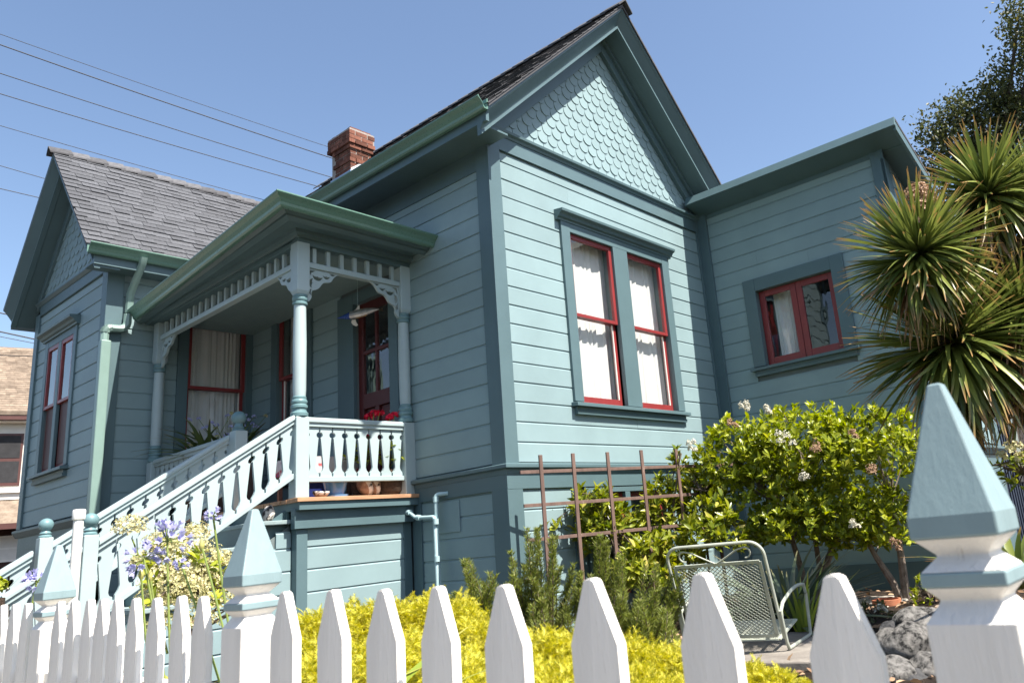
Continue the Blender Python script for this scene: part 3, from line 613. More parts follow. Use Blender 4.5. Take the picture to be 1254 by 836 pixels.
for r in range(nrow):
    x = LX0 - .02 - random.uniform(0, .1)
    while x < -.25 + 1.25 * r / nrow:
        w_ = random.choice([.13, .16, .19, .23, .27]); x0 = max(x, LX0 - .015)
        if x + w_ - x0 > .03:
            s0 = r * e; p = V(x0, LYC - LRUN - .01 + s0 * cy, lz(LYC - LRUN) + s0 * cz + .0015)
            inst('shingle', random.choice(tabs), frame_matrix(p, V(1, 0, 0), V(0, cy, cz), V(0, -cz, cy), (x + w_ - x0 - .004, 1, 1)), lroof)
        x += w_
rme = MB().prism([(-.075, -.0873), (0, 0), (.075, -.0873), (.075, -.067), (0, .02), (-.075, -.067)], V(0, 0, 0), V(0, 1, 0), V(0, 0, 1), V(.25, 0, 0)).mesh('ridge_cap', M['shingle_dark'])
for k in range(17): inst('ridge_cap', rme, Matrix.Translation((LX0 - .06 + k * .2, LYC, LZR + .008)) @ Matrix.Rotation(-.10, 4, 'Y'), lroof)
for sg in (-1, 1):
    y0, y1 = LYC, LYC + sg * (LRUN - .02)
    def strip(name, d0, d1, x0, x1):
        f = lambda y: lz(y) - .03
        MB().hexa([(x0, y0, f(y0) - d1), (x0, y1, f(y1) - d1), (x1, y1, f(y1) - d1), (x1, y0, f(y0) - d1), (x0, y0, f(y0) - d0), (x0, y1, f(y1) - d0), (x1, y1, f(y1) - d0), (x1, y0, f(y0) - d0)]).build(name, M['trim'], H, bevel=.004)
    MB().prism(RAKE, V(LX0, y0, lz(y0) - .03), V(1, 0, 0), V(0, 0, -1), V(0, y1 - y0, lz(y1) - lz(y0))).build('rake_moulding', M['trim'], H)
    strip('rake_soffit', .195, .222, LX0 + .151, XL); y1 = LYC + sg * 1.15; strip('rake_frieze', .223, .40, XL - .06, XL)
mb = MB(); mb.sweep([(.2, LYC - LRUN, lz(LYC - LRUN) + .01), (LX0, LYC - LRUN, lz(LYC - LRUN) + .01)], GUT); mb.build('gutter', M['gutter'], H, bevel=.002)
zz = lz(LYC - LRUN)
mb = MB(); mb.box(LX0 + .08, 0, LYC - LRUN, LYC - LRUN + .03, zz - .20, zz - .03); mb.box(LX0 + .08, 0, LYC - LRUN + .031, YL - .02, zz - .19, zz - .17); mb.build('soffit', M['trim'], H)
MB().box(XL + .02, .2, YLE, YLE + .1, GZ, 3.5).box(LX0 + .1, .1, LYC + LRUN - .02, LYC + LRUN, 3.3, 3.55).build('rear_wall', M['back'], H)
MB().box(0, XW, 9.0, 9.1, GZ, 3.66).box(XW, XW + .1, -.0, 9, GZ, 3.66).prism([(0, 3.66), (XW, 3.66), (XC, 5.75)], V(0, 9.1, 0), V(1, 0, 0), V(0, 0, 1), V(0, -.1, 0)).build('rear_wall', M['back'], H)

# chimney -----------------------------------------------------------------
CX0, CX1, CY0, CY1 = 1.235, 1.585, 4.2, 4.70
MB().box(CX0 + .006, CX1 - .006, CY0 + .006, CY1 - .006, 4.9, 5.95).box(CX0 - .036, CX1 + .036, CY0 - .036, CY1 + .036, 5.951, 6.15).build('chimney', M['mortar'], H)
ch = bpy.data.objects['chimney']
bl, bh, bd = .195, .060, .09
bme = [MB().box(-l / 2, l / 2, -bd / 2, bd / 2, 0, bh).mesh('brick', M['brick']) for l in (bl, bl * .48)]
z = 4.98; row = 0
while z < 6.16:
    k = round((6.16 - z) / (bh + .012)); out = {0: .042, 1: .042, 2: .048, 3: .024, 4: .0, 6: .018}.get(k - 1, 0)
    for ax in range(4):
        x0, x1, y0, y1 = CX0 - out, CX1 + out, CY0 - out, CY1 + out
        if ax % 2 == 0: a, b, fix = x0, x1, (y0 + bd / 2 if ax == 0 else y1 - bd / 2)
        else: a, b, fix = y0 + bd, y1 - bd, (x0 + bd / 2 if ax == 1 else x1 - bd / 2)
        t = a; first = True
        while t < b - .03:
            l = bl * .48 if (first and (row + ax) % 2) else bl
            l = min(l, b - t); first = False
            me = bme[1] if l < bl * .6 else bme[0]; full = bl * .48 if me is bme[1] else bl
            c = t + l / 2; j = random.uniform(-.004, .002)
            if ax % 2 == 0: m = Matrix.Translation((c, fix + (j if ax else -j), z)) @ Matrix.Diagonal((l / full, 1, 1, 1))
            else: m = Matrix.Translation((fix + (-j if ax == 1 else j), c, z)) @ Matrix.Rotation(PI / 2, 4, 'Z') @ Matrix.Diagonal((l / full, 1, 1, 1))
            if ax in (0, 1) or k < 4: inst('brick', me, m, ch)
            t += l + .013
    z += bh + .012; row += 1
mb = MB(); mb.prism([(CX0 - .01, 5.2), (CX1 + .01, 5.2), (CX1 + .01, 5.68), (CX0 + .12, 5.60), (CX0 - .01, 5.50)], V(0, CY0 - .012, 0), V(1, 0, 0), V(0, 0, 1), V(0, -.012, 0)); mb.build('flashing', M['flash'], ch)
MB().box(CX0 - .022, CX0 - .010, CY0 - .02, CY1, 5.2, 5.47).build('flashing', M['flash_blue'], ch)

# right wing ----------------------------------------------------------------
rw = (-1.76, -.745, 1.77, 2.725)
RZ = lambda x: 4.137 - .40 * (x - 3.45)
wall = backing(FR, YR, 0, GZ - .2, 3.96, [rw])
boards(wall, FR, YR + .10, -.17, -.80, 3.93, [(rw[0] - .13, rw[1] + .15, rw[2] - .07, rw[3] + .11)], start=.665 - PITCH * 8)
bar_box(FR, 'corner_board', M['trim'], H, YR - .04, YR + .115, GZ, 3.97, 0, .045); bar_box(FR, 'corner_board', M['trim'], H, -.175, -.0, GZ, 3.97, 0, .06)
bar_box(FR, 'base_board', M['trim'], H, YR - .03, -.17, GZ - .2, -.62, 0.0, .05)
wall = backing(FRF, XR, XRE, GZ - .2, RZ(XRE) - .07, [], gable=[(XR, RZ(XRE) - .07), (XRE, RZ(XRE) - .07), (XR, RZ(XR) - .07)])
boards(wall, FRF, XR + .10, XRE - .12, .60, 3.9, cut=lambda v: (XR, min(XRE, 3.45 + (4.137 - .07 - v) / .40)), start=.60)
bar_box(FRF, 'corner_board', M['trim'], H, XR - .045, XR + .11, GZ, 3.85, 0, .045); bar_box(FRF, 'corner_board', M['trim'], H, XRE - .11, XRE + .04, .56, RZ(XRE) - .12, 0, .05)
mb = MB(); FRF.run(mb, [(0, .46), (.05, .46), (.09, .53), (.09, .555), (0, .58)], XR - .09, XRE + .09); FRF.box(mb, XR, XRE, GZ - .2, .46, 0, .02); mb.build('water_table', M['trim'], H)
MB().box(XRE, XRE + .1, YR, 0, GZ, 3.0).build('rear_wall', M['back'], H)
mb = MB(); slab(mb, 3.477, XRE + .35, -2.90, -.08, RZ, .035); slab(mb, XW + .1, XRE + .35, -.08, 3, RZ, .03); mb.build('roof', M['shingle_dark'], H)
mb = MB(); mb.prism([(3.405, 4.022), (3.452, 4.137), (3.475, 4.130), (3.44, 4.015)], V(0, -2.90, 0), V(1, 0, 0), V(0, 0, 1), V(0, 2.815, 0)); mb.build('fascia', M['trim'], H, bevel=.003)
mb = MB(); f2 = lambda x: RZ(x) - .036; slab(mb, 3.46, XRE + .33, -2.895, -2.86, f2, .115); mb.build('rake_board', M['trim'], H, bevel=.004)
mb = MB(); slab(mb, 3.445, XR + .0, -2.859, -.085, lambda x: 4.035 - .20 * (x - 3.46), .02); slab(mb, XR, XRE + .3, -2.859, YR, lambda x: RZ(x) - .04, .02); mb.build('soffit', M['trim'], H)
bar_box(FR, 'frieze_board', M['trim'], H, YR + .115, -.175, 3.895, 3.955, 0, .026)
win = casing(FR, rw[0], rw[1], rw[2], rw[3], .165, cap=False, apron=.12, n1=.05)
m_ = (rw[0] + rw[1]) / 2
for a, b in ((rw[0] + .005, m_ - .003), (m_ + .003, rw[1] - .005)):
    frame_mb(FR, a, b, rw[2] + .004, rw[3] - .004, -.07, -.03, .075, .075, .085).build('sash', M['red'], win, bevel=.004); pane(FR, win, a + .075, b - .075, rw[2] + .085, rw[3] - .075, -.05)
curtain(FR, 'dim white curtain drawn back inside the small casement window', rw[1] - .42, rw[1] - .12, rw[2], rw[3] + .1, n=-.20, waves=5, mat='curtain', seed=21)
MB().box(XR + .11, XRE, YR + .1, -.02, GZ, GZ + .05).build('inner_floor', M['dark'], H)

# porch -------------------------------------------------------------------
PX = -1.21; PY = 1.30; PZ = .515; LCY = 4.42   # column line x, front railing y, floor, left column y
mb = MB()
bw_ = .095; y = PY - .12; k = 0
fl = MB().box(-1.26, 0, PY - .10, YL, PZ - .10, PZ - .034).build('porch_floor', M['trim'], H)
while y < YL - .02:
    MB().box(-1.285 + random.uniform(-.004, .004), -.002, y, min(YL - .002, y + bw_ - .004), PZ - .034, PZ + random.uniform(-.001, .001)).build('floor_board', M['floorwood'], fl, bevel=.003); y += bw_
wall = MB().box(-1.22, -.05, 1.345, 1.40, GZ, .41).build('skirt_wall', M['back'], H)
boards(wall, FP, -1.17, -.06, -.86, .30, start=-.81)
bar_box(FP, 'skirt_beam', M['trim'], H, -1.27, -.05, .262, .43, .02, .085)
bar_box(FP, 'skirt_post', M['trim'], H, -1.235, -1.135, GZ, .261, -.03, .055); bar_box(FP, 'skirt_post', M['trim'], H, -.13, -.046, GZ, .261, 0, .03)
MB().box(-1.25, -1.21, PY + .13, YL, GZ, .41).build('skirt_wall', M['trim'], H)
SL = .655                                   # stair slope
sw = MB().prism([(-1.24, GZ), (-1.24, .30), (-3.25, GZ - .1)], V(0, 1.39, 0), V(1, 0, 0), V(0, 0, 1), V(0, .03, 0)).build('skirt_wall', M['back'], H)
F2 = Fr((0, 1.388, 0), (1, 0, 0), (0, -1, 0))
boards(sw, F2, -3.2, -1.24, -.86, .25, start=-.81, cut=lambda v: (-1.24 - (.20 - v) / SL, -1.24))

# columns
def column(x, y, half=False):
    c = MB(); c.box(x - .062, x + .062, y - .062, y + .062, PZ + .001, 1.215)
    col = c.build('porch_column', M['pale'], H, bevel=.008)
    c = MB(); c.lathe([(.040, 2.334), (.050, 2.345), (.062, 2.375), (.062, 2.84)], (x, y, 0), square=True); c.build('head_block', M['pale'], col, bevel=.006)
    s = MB(); s.lathe([(.052, 1.40), (.056, 1.46), (.058, 1.9), (.052, 2.24)], (x, y, 0), 22); s.build('shaft', M['pale'], col, smooth=True)
    r = MB(); r.lathe([(.062, 1.216), (.074, 1.222), (.076, 1.25), (.062, 1.262), (.058, 1.285), (.070, 1.297), (.070, 1.318), (.060, 1.328), (.068, 1.345), (.066, 1.362), (.058, 1.372), (.060, 1.392), (.053, 1.401)], (x, y, 0), 22); r.build('ring', M['ring'], col, smooth=True)
    r = MB(); r.lathe([(.052, 2.239), (.064, 2.245), (.066, 2.262), (.056, 2.272), (.066, 2.285), (.068, 2.302), (.058, 2.312), (.064, 2.325), (.060, 2.336)], (x, y, 0), 22); r.build('ring', M['ring'], col, smooth=True)
column(PX, PY); column(-.075, PY + .01); column(PX + .06, LCY)
# railings with sawn flat balusters
def baluster_poly(h, p):
    q = p / 2 - .004; pts = [(q * .93, 0), (q * .93, .06 * h), (q * .92, .075 * h), (q * .60, .12 * h), (q * .46, .17 * h), (q * .44, .20 * h), (q * .86, .76 * h), (q * .88, .775 * h)]
    r = q * .42; cz = .835 * h
    for i in range(7):
        a = -PI / 2 + PI * i / 6; pts.append((q * .96 - r * math.cos(a), cz + r * 1.05 * math.sin(a)))
    pts += [(q * .93, .90 * h), (q * .93, h)]
    return pts + [(-a, b) for a, b in reversed(pts)]
def railing(a, b, n, zt, zb, slope=0.0, name='railing', th=.024):
    """a, b plan points; zt, zb heights of top-rail top and bottom-rail underside at a; slope dz per metre along"""
    a = V(*a, 0); b = V(*b, 0); d = (b - a); Ln = d.length; d.normalize(); up = V(0, 0, 1); s = (d + up * slope); side = up.cross(d)
    def rail(mb, z0, z1, w):
        mb.prism([(-w / 2, 0), (w / 2, 0), (w / 2, z1 - z0), (-w / 2, z1 - z0)], a + up * z0, side, up, s * Ln)
    mb = MB(); mb.prism([(-.03, -.052), (.03, -.052), (.03, -.022), (.045, -.014), (.045, .012), (.03, .03), (-.03, .03), (-.045, .012), (-.045, -.014), (-.03, -.022)], a + up * (zt - .03), side, up, s * Ln)
    R = mb.build(name, M['pale'], H, bevel=.003)
    mb = MB(); rail(mb, zb, zb + .045, .065); mb.build('bottom_rail', M['pale'], R, bevel=.004)
    p = Ln / n; h = (zt - .08) - (zb + .045); poly = baluster_poly(h, p)
    for i in range(n):
        t = (i + .5) * p; o_ = a + d * t + up * (zb + .045 + slope * t) - side * th / 2
        MB().prism(poly, o_, d + up * slope, up, side * th).build('baluster', M['pale'], R)
    return R
railing((PX + .063, PY), (-.138, PY), 8, 1.217, .652)
railing((PX + .02, 2.49 + .055), (PX + .06, LCY - .063), 15, 1.24, .70)
RX = -2.765                                  # stair posts x
railing((RX + .05, PY), (PX - .063, PY), 12, .285, -.265, SL, 'stair_railing')
railing((RX + .1, 2.49), (PX - .058, 2.49), 12, .318, -.235, SL, 'stair_railing')
railing((-3.58, PY), (RX - .05, PY), 6, -.255, -.80, SL, 'stair_railing')
railing((-3.58, 2.49), (RX, 2.49), 6, -.255, -.80, SL, 'stair_railing')
def newel(x, y, zt, name='newel_post', big=1.0, zb=None):
    c = MB(); w_ = .047 * big; c.box(x - w_, x + w_, y - w_, y + w_, zb if zb is not None else GZ, zt); n_ = c.build(name, M['pale'], H, bevel=.006)
    k = big; r = MB(); r.lathe([(.046 * k, zt + .001), (.046 * k, zt + .012), (.036 * k, zt + .022), (.042 * k, zt + .034), (.030 * k, zt + .05)] + [(.052 * k * math.sin(PI * (.18 + .80 * i / 9)), zt + .10 * k - .052 * k * math.cos(PI * (.18 + .80 * i / 9))) for i in range(10)], (x, y, 0), 18); r.build('finial', M['ring'], n_, smooth=True)
newel(RX, PY, .313); newel(RX + .08, 2.49, .372); newel(PX + .05, 2.49, 1.275, big=1.3, zb=PZ + .001)
# stair treads, risers, stringers
st = MB().prism([(-1.24, .44), (-1.24, .10), (-3.30, GZ - .25), (-3.62, GZ - .25), (-3.62, GZ - .12)], V(0, 1.42, 0), V(1, 0, 0), V(0, 0, 1), V(0, .045, 0)).prism([(-1.24, .44), (-1.24, .10), (-3.30, GZ - .25), (-3.62, GZ - .25), (-3.62, GZ - .12)], V(0, 2.36, 0), V(1, 0, 0), V(0, 0, 1), V(0, .045, 0)).build('stair', M['trim'], H)
for k in range(8):
    z1 = PZ - .19 * (k + 1) + .02; x1 = -1.24 - .29 * k
    MB().box(x1 - .315, x1 - .0, 1.33, 2.46, z1 - .035, z1).build('tread', M['tread'], st, bevel=.006)
    MB().box(x1 - .018, x1 + .001, 1.40, 2.42, z1 + .001, z1 + .19 - .036).build('riser', M['trim'], st)
# beam, spindles, frieze, soffit, gutter, ceiling
def spindle_run(a, b, n, off=0.0):
    a = V(*a, 0); b = V(*b, 0); d = (b - a).normalized(); Ln = (b - a).length; sd = V(0, 0, 1).cross(d)
    mb = MB(); mb.prism([(-.035, 2.615), (.035, 2.615), (.035, 2.66), (.028, 2.672), (-.028, 2.672), (-.035, 2.66)], a, sd, V(0, 0, 1), d * Ln)
    R = mb.build('spindle_frieze', M['pale'], H, bevel=.003)
    for i in range(n):
        p = a + d * Ln * (i + .5) / n; MB().prism([(-.019, -.016), (.019, -.016), (.019, .016), (-.019, .016)], p + V(0, 0, 2.671), d, sd, V(0, 0, .150)).build('spindle', M['pale'], R, bevel=.002)
spindle_run((PX + .063, PY), (-.138, PY), 7); spindle_run((PX, PY + .063), (PX + .06, LCY - .06), 20)
def fbox(mb, x0, y0, x1, y1, z0, z1): mb.box(x0, x1, y0, y1, z0, z1)
mb = MB(); mb.box(PX - .05, -.0, PY - .05, PY + .05, 2.82, 2.944); mb.box(PX - .05, PX + .05, PY + .05, YL, 2.82, 2.87); mb.build('porch_frieze', M['trim'], H, bevel=.004)
mb = MB(); mb.sweep([(-.0, PY - .05, 2.88), (PX - .05, PY - .05, 2.88), (PX - .05, YL, 2.815)], [(0, 0), (.02, 0), (.03, .02), (.06, .03), (.07, .06), (.0, .075)])
mb.build('frieze_moulding', M['trim'], H)
GP = [(0.0, .78, 0), (-1.62, .86, 0), (-1.46, YL - .02, 0)]       # line of the porch gutter's back edge
def lift(path, za, zb, zc): return [(path[0][0], path[0][1], za), (path[1][0], path[1][1], zb), (path[2][0], path[2][1], zc)]
# (the gutter falls toward the downspout at the left wing)
mb = MB(); mb.sweep(lift([(.0, .89, 0), (-1.60, .89, 0), (-1.40, YL - .12, 0)], 3.05, 3.055, 2.945), GUT); mb.build('gutter', M['gutter'], H, bevel=.002)
mb = MB(); mb.sweep(lift([(.0, .93, 0), (-1.56, .93, 0), (-1.36, YL - .0, 0)], 2.93, 2.935, 2.83), [(0, 0), (.035, .03), (.038, .10), (0, .10)])
mb.sweep(lift([(.0, 1.0, 0), (-1.49, 1.0, 0), (-1.33, YL - .0, 0)], 2.90, 2.905, 2.82), [(0, 0), (.05, .02), (.055, .04), (0, .05)]); mb.build('fascia', M['trim'], H)
MB().add([(0, .95, 2.945), (-1.54, .95, 2.945), (-1.34, YL, 2.86), (0, YL, 2.945), (0, .95, 2.96), (-1.54, .95, 2.96), (-1.34, YL, 2.875), (0, YL, 2.96)], [(0, 1, 2, 3), (4, 7, 6, 5), (0, 4, 5, 1), (1, 5, 6, 2), (2, 6, 7, 3), (3, 7, 4, 0)]).build('porch_soffit', M['trim'], H)
MB().add([(0, .90, 3.035), (-1.59, .90, 3.035), (-1.39, YL, 2.95), (0, YL, 3.22)], [(0, 1, 2, 3)]).add([(0, .90, 3.02), (-1.59, .90, 3.02), (-1.39, YL, 2.93), (0, YL, 3.2)], [(3, 2, 1, 0)]).build('porch_roof', M['shingle_dark'], H)
MB().box(PX + .05, -.021, PY + .05, YL - .021, 2.86, 2.875).build('porch_ceiling', M['ceil'], H)
# fretwork brackets: one sawn board each, pierced with scroll holes
def curve_part(name, outline, holes, O, A, Dn, th, mat, parent):
    cu = bpy.data.curves.new(name, 'CURVE'); cu.dimensions = '2D'; cu.fill_mode = 'BOTH'; cu.extrude = th / 2
    for pts in [outline] + holes:
        s = cu.splines.new('POLY'); s.points.add(len(pts) - 1); s.use_cyclic_u = True
        for i, (x, y) in enumerate(pts): s.points[i].co = (x, y, 0, 1)
    t = bpy.data.objects.new('t', cu); COL.objects.link(t); dg = bpy.context.evaluated_depsgraph_get(); me = bpy.data.meshes.new_from_object(t.evaluated_get(dg)); bpy.data.objects.remove(t); bpy.data.curves.remove(cu)
    me.name = name; me.materials.clear(); me.materials.append(mat); A = Vector(A)
    return inst(name, me, frame_matrix(Vector(O), A, V(0, 0, 1), A.cross(V(0, 0, 1)), (1, 1, 1)), parent)
def bez(p0, p1, p2, n=8): return [((1 - t) ** 2 * p0[0] + 2 * t * (1 - t) * p1[0] + t * t * p2[0], (1 - t) ** 2 * p0[1] + 2 * t * (1 - t) * p1[1] + t * t * p2[1]) for t in [i / n for i in range(n)]]
def scallop(p, q, bulge, n=6):
    dx, dy = q[0] - p[0], q[1] - p[1]; L = math.hypot(dx, dy); return bez(p, ((p[0] + q[0]) / 2 + dy / L * bulge, (p[1] + q[1]) / 2 - dx / L * bulge), q, n)
def crescent(cx, cy, r, a0, a1, w, n=10):
    o_ = [(cx + r * math.cos(a0 + (a1 - a0) * i / n), cy + r * math.sin(a0 + (a1 - a0) * i / n)) for i in range(n + 1)]
    i_ = [(cx + (r - w * math.sin(PI * i / n)) * math.cos(a0 + (a1 - a0) * i / n), cy + (r - w * math.sin(PI * i / n)) * math.sin(a0 + (a1 - a0) * i / n)) for i in range(1, n)]
    return o_ + i_[::-1]
kn = [(0.0, -.33), (.045, -.27), (.06, -.205), (.135, -.155), (.20, -.105), (.255, -.075), (.34, -.0)]
out_ = [(0, 0)]
for i in range(len(kn) - 1): out_ += scallop(kn[i], kn[i + 1], -.022 if i % 2 else .020)
out_ += [kn[-1]]
holes_ = [crescent(.105, -.055, .052, PI * 1.0, PI * 1.95, .046), crescent(.195, -.042, .034, PI * 1.0, PI * 2.0, .030), crescent(.062, -.140, .048, PI * .52, PI * 1.4, .040), crescent(.046, -.228, .030, PI * .5, PI * 1.45, .026), [(.016, -.016), (.085, -.014), (.045, -.036), (.016, -.085)], [(.225, -.012), (.305, -.010), (.255, -.035)], [(.012, -.17), (.020, -.19), (.012, -.27)]]
for O, A in (((PX + .063, PY, 2.614), (1, 0, 0)), ((-.138, PY, 2.614), (-1, 0, 0)), ((PX, PY + .063, 2.614), (0, 1, 0)), ((PX + .06, LCY - .064, 2.614), (0, -1, 0))):
    curve_part('bracket', out_, holes_, O, A, None, .026, M['pale'], H)
# downspout and water pipes
sp = MB(); sp.tube([(-1.47, 4.19, 3.52), (-1.47, 4.22, 3.44), (-1.48, 4.42, 3.22), (-1.485, 4.47, 3.14), (-1.487, 4.47, 2.92)], .042, 8); sp.build('downspout', M['spout'], H, smooth=True)
mb = MB(); mb.tube([(-1.50, 4.46, 2.90), (-1.50, 4.46, 2.80)] + [(-1.50 - .085 * (1 - math.cos(a)), 4.46, 2.80 - .085 * math.sin(a)) for a in (.4, .8, 1.2, 1.57)] + [(-1.66, 4.46, 2.712)] + [(-1.66 - .06 * math.sin(a), 4.46, 2.652 + .06 * math.cos(a)) for a in (.4, .8, 1.2, 1.57)] + [(-1.72, 4.46, 2.55)], .043, 8)
for k in range(10):
    a = k / 9 * 1.5; c = V(-1.66 - .06 * math.sin(a), 4.46, 2.652 + .06 * math.cos(a)); d = V(-math.cos(a), 0, -math.sin(a)); mb.tube([c - d * .003, c + d * .003], .050, 8)
mb.build('spout_elbow', M['spout'], H, smooth=True)
MB().box(-1.765, -1.665, 4.405, 4.50, GZ + .05, 2.56).build('downspout', M['spout'], H, bevel=.012)
def elbow_path(pts, r=.035):
    out = [Vector(pts[0])]
    for a, b, c in zip(pts[:-2], pts[1:-1], pts[2:]):
        a, b, c = Vector(a), Vector(b), Vector(c); p = b + (a - b).normalized() * r; q = b + (c - b).normalized() * r
        out += [p * (1 - t) ** 2 + b * 2 * t * (1 - t) + q * t * t for t in (0, .25, .5, .75, 1)]
    return out + [Vector(pts[-1])]
wp = MB(); wp.tube(elbow_path([(-.03, .76, .475), (-.10, .86, .475), (-.10, .86, GZ)]), .020, 10)
wp.tube(elbow_path([(-.13, 1.43, .335), (-.13, 1.22, .345), (-.13, 1.12, .285), (-.13, .85, .272), (-.13, .835, GZ)], .03), .018, 10)
for c in ((-.10, .86, .43), (-.13, .835, .23), (-.13, .835, -.10), (-.13, 1.08, .285), (-.13, 1.23, .345)):
    up = abs(c[1] - .85) < .05; d = V(0, 0, .025) if up else V(0, .025, .003); wp.tube([Vector(c) - d, Vector(c) + d], .027, 10)
wp.build('water_pipe', M['pipe'], H, smooth=True)

# ------------------------------------------------------------------ picket fence along the pavement
FX = -3.986                                   # street face of the pickets
FEN = thing('picket_fence', 'white picket fence with blue pyramid-capped posts along the pavement', 'fence', (FX, -3.28, -1.12))
def picket_mesh(w, th):
    h = w / 2; z0 = -1.02
    mb = MB(); mb.prism([(-h, z0), (h, z0), (h, -.088), (.011, -.004), (.006, 0), (-.006, 0), (-.011, -.004), (-h, -.088)], V(0, 0, 0), V(0, 1, 0), V(0, 0, 1), V(th, 0, 0))
    me = mb.mesh('picket', M['fence']); import bmesh
    bm = bmesh.new(); bm.from_mesh(me); bmesh.ops.bevel(bm, geom=[e for e in bm.edges if e.calc_face_angle(0) > .6], offset=.0022, segments=2, affect='EDGES'); bm.to_mesh(me); bm.free(); me.shade_smooth(); me.set_sharp_from_angle(angle=math.radians(25)); return me
pm = [picket_mesh(.092, .018), picket_mesh(.088, .019), picket_mesh(.084, .018)]; pms = [picket_mesh(.076, .018), picket_mesh(.073, .017)]
pk = [(.255 - .0, -.070), (.455, -.083), (.661, -.073), (.874, -.072), (1.079, -.075), (1.267, -.072), (1.437, -.072), (1.622, -.067), (1.819, -.065)]
pk = pk[1:] + [(.10, -.075)]
pk2 = [(2.226, -.065), (2.367, -.061), (2.514, -.062), (2.655, -.059), (2.789, -.058), (2.907, -.056), (3.03, -.055), (3.15, -.056), (3.285, -.055)] + [(3.64 + .142 * k, -.054) for k in range(25)]
for k, (r, z) in enumerate(pk + pk2):
    m = Matrix.Translation((FX + random.uniform(-.003, .003), -5.091 + .88 * r, .88 * z)) @ Matrix.Rotation(random.uniform(-.010, .010), 4, 'X') @ Matrix.Rotation(random.uniform(-.015, .015), 4, 'Z')
    inst('picket', random.choice(pm if r < 2 else pms), m, FEN)
def fence_post(y):
    b = MB(); h = .0455
    b.lathe([(h, -1.12), (h, -.128), (.030, -.106), (.0425, -.092)], (FX + h, y, 0), square=True)
    p = b.build('post', M['fence'], FEN, bevel=.0025)
    b = MB(); b.lathe([(.0435, -.0919), (.0435, -.077)], (FX + h, y, 0), square=True); b.build('cap_band', M['cap'], p, bevel=.002)
    b = MB(); b.lathe([(.0425, -.0768), (.027, -.062), (.0265, -.060), (.0435, -.0425)], (FX + h, y, 0), square=True); b.build('neck', M['fence'], p, bevel=.0015)
    b = MB(); b.lathe([(.0458, -.0423), (.0458, -.019), (.0085, .123), (.006, .1255)], (FX + h, y, 0), square=True); b.build('pyramid_cap', M['cap'], p, bevel=.0025)
for y in (-4.832, -3.28, -2.015, .25): fence_post(y)
for z in (-.30, -.85):
    MB().box(FX + .020, FX + .058, -6.2, 1.9, z - .045, z + .045).build('rail', M['fence'], FEN, bevel=.002)

# ------------------------------------------------------------------ trellis, vent pipe, garden chair
T0 = V(-.10, -.31, 0); T1 = V(2.45, -.83, 0); td = (T1 - T0).normalized(); tn = V(td.y, -td.x, 0)
TR = thing('garden_trellis', 'brown wooden lath trellis behind the variegated climber, in front of the gable wall', 'trellis', (T0 + T1) / 2 + V(0, 0, GZ))
def tpos(px, py):
    d = RM.transposed() @ Vector((px - 754.81, py - 397.34, 957.32)); t = (T0 - CAM).dot(tn) / d.dot(tn); return CAM + d * t
for px, top in ((661.7, 557), (701.7, 555), (744.3, 553.5), (786, 551), (829, 550), (870, 548.5)):
    p = tpos(px, 571); q = tpos(px, top); c = V(p.x, p.y, 0) + tn * .010
    MB().bar(c + V(0, 0, GZ + .02), c + V(0, 0, q.z), .035, .016, tn).build('upright', M['trellis'], TR, bevel=.002)
for z in (.545, .262, -.02):
    MB().bar(T0 + V(0, 0, z + random.uniform(-.006, .006)) - td * random.uniform(0, .05), T1 + V(0, 0, z + random.uniform(-.006, .006)) + td * random.uniform(0, .06), .016, .029).build('crosspiece', M['trellis'], TR, bevel=.002)

P_ = at(96, 640, 4.6); VP = thing('standpipe', 'white plastic pipe with a round cap beside the lower stair post', 'pipe', (P_.x, P_.y, GZ - .15))
b = MB(); b.tube([(P_.x, P_.y, -1.1), (P_.x, P_.y, .40)], .027, 14); b.build('pipe_body', M['pvc'], VP, smooth=True)
b = MB(); b.lathe([(.033, .36), (.034, .365), (.034, .41), (.031, .418), (.0, .419)], (P_.x, P_.y, 0), 16); b.build('cap', M['pvc'], VP, smooth=True)

cf = V(.978, .208, 0); cr = V(.208, -.978, 0); cu = V(0, 0, 1)
CB = at(899, 779, 5.0); CZ = CB.z - .09
CH = thing('garden_chair', 'pale green metal mesh garden chair leaning back among the shrubs', 'chair', (CB.x, CB.y, CZ))
rec = math.radians(20); bu = (cu * math.cos(rec) - cf * math.sin(rec)).normalized()
hw_ = .285; bh_ = .535
def cp(r, h, f=0.0): return CB + cr * r + bu * h + cf * f
def arcpts(c, a, b, r, t0, t1, n=8): return [c + a * (r * math.cos(t0 + (t1 - t0) * i / n)) + b * (r * math.sin(t0 + (t1 - t0) * i / n)) for i in range(n + 1)]
b = MB(); rr = .09
b.tube([cp(-hw_ - .04, -.02), cp(-hw_ - .04, bh_ - .02)] + arcpts(cp(-hw_ - .04 + rr, bh_ - .01), cr, bu, rr, PI, PI / 2) + arcpts(cp(hw_ + .04 - rr, bh_ - .01), cr, bu, rr, PI / 2, 0) + [cp(hw_ + .04, -.02)], .0105, 8)
b.build('back_frame', M['chair'], CH, smooth=True)
b = MB()
for p, q in (((-hw_, 0), (hw_, 0)), ((hw_, 0), (hw_, bh_ - .05)), ((hw_, bh_ - .05), (-hw_, bh_ - .05)), ((-hw_, bh_ - .05), (-hw_, 0))): b.bar(cp(*p), cp(*q), .022, .009, bu.cross(cr))
b.build('panel_frame', M['chair'], CH, bevel=.002)
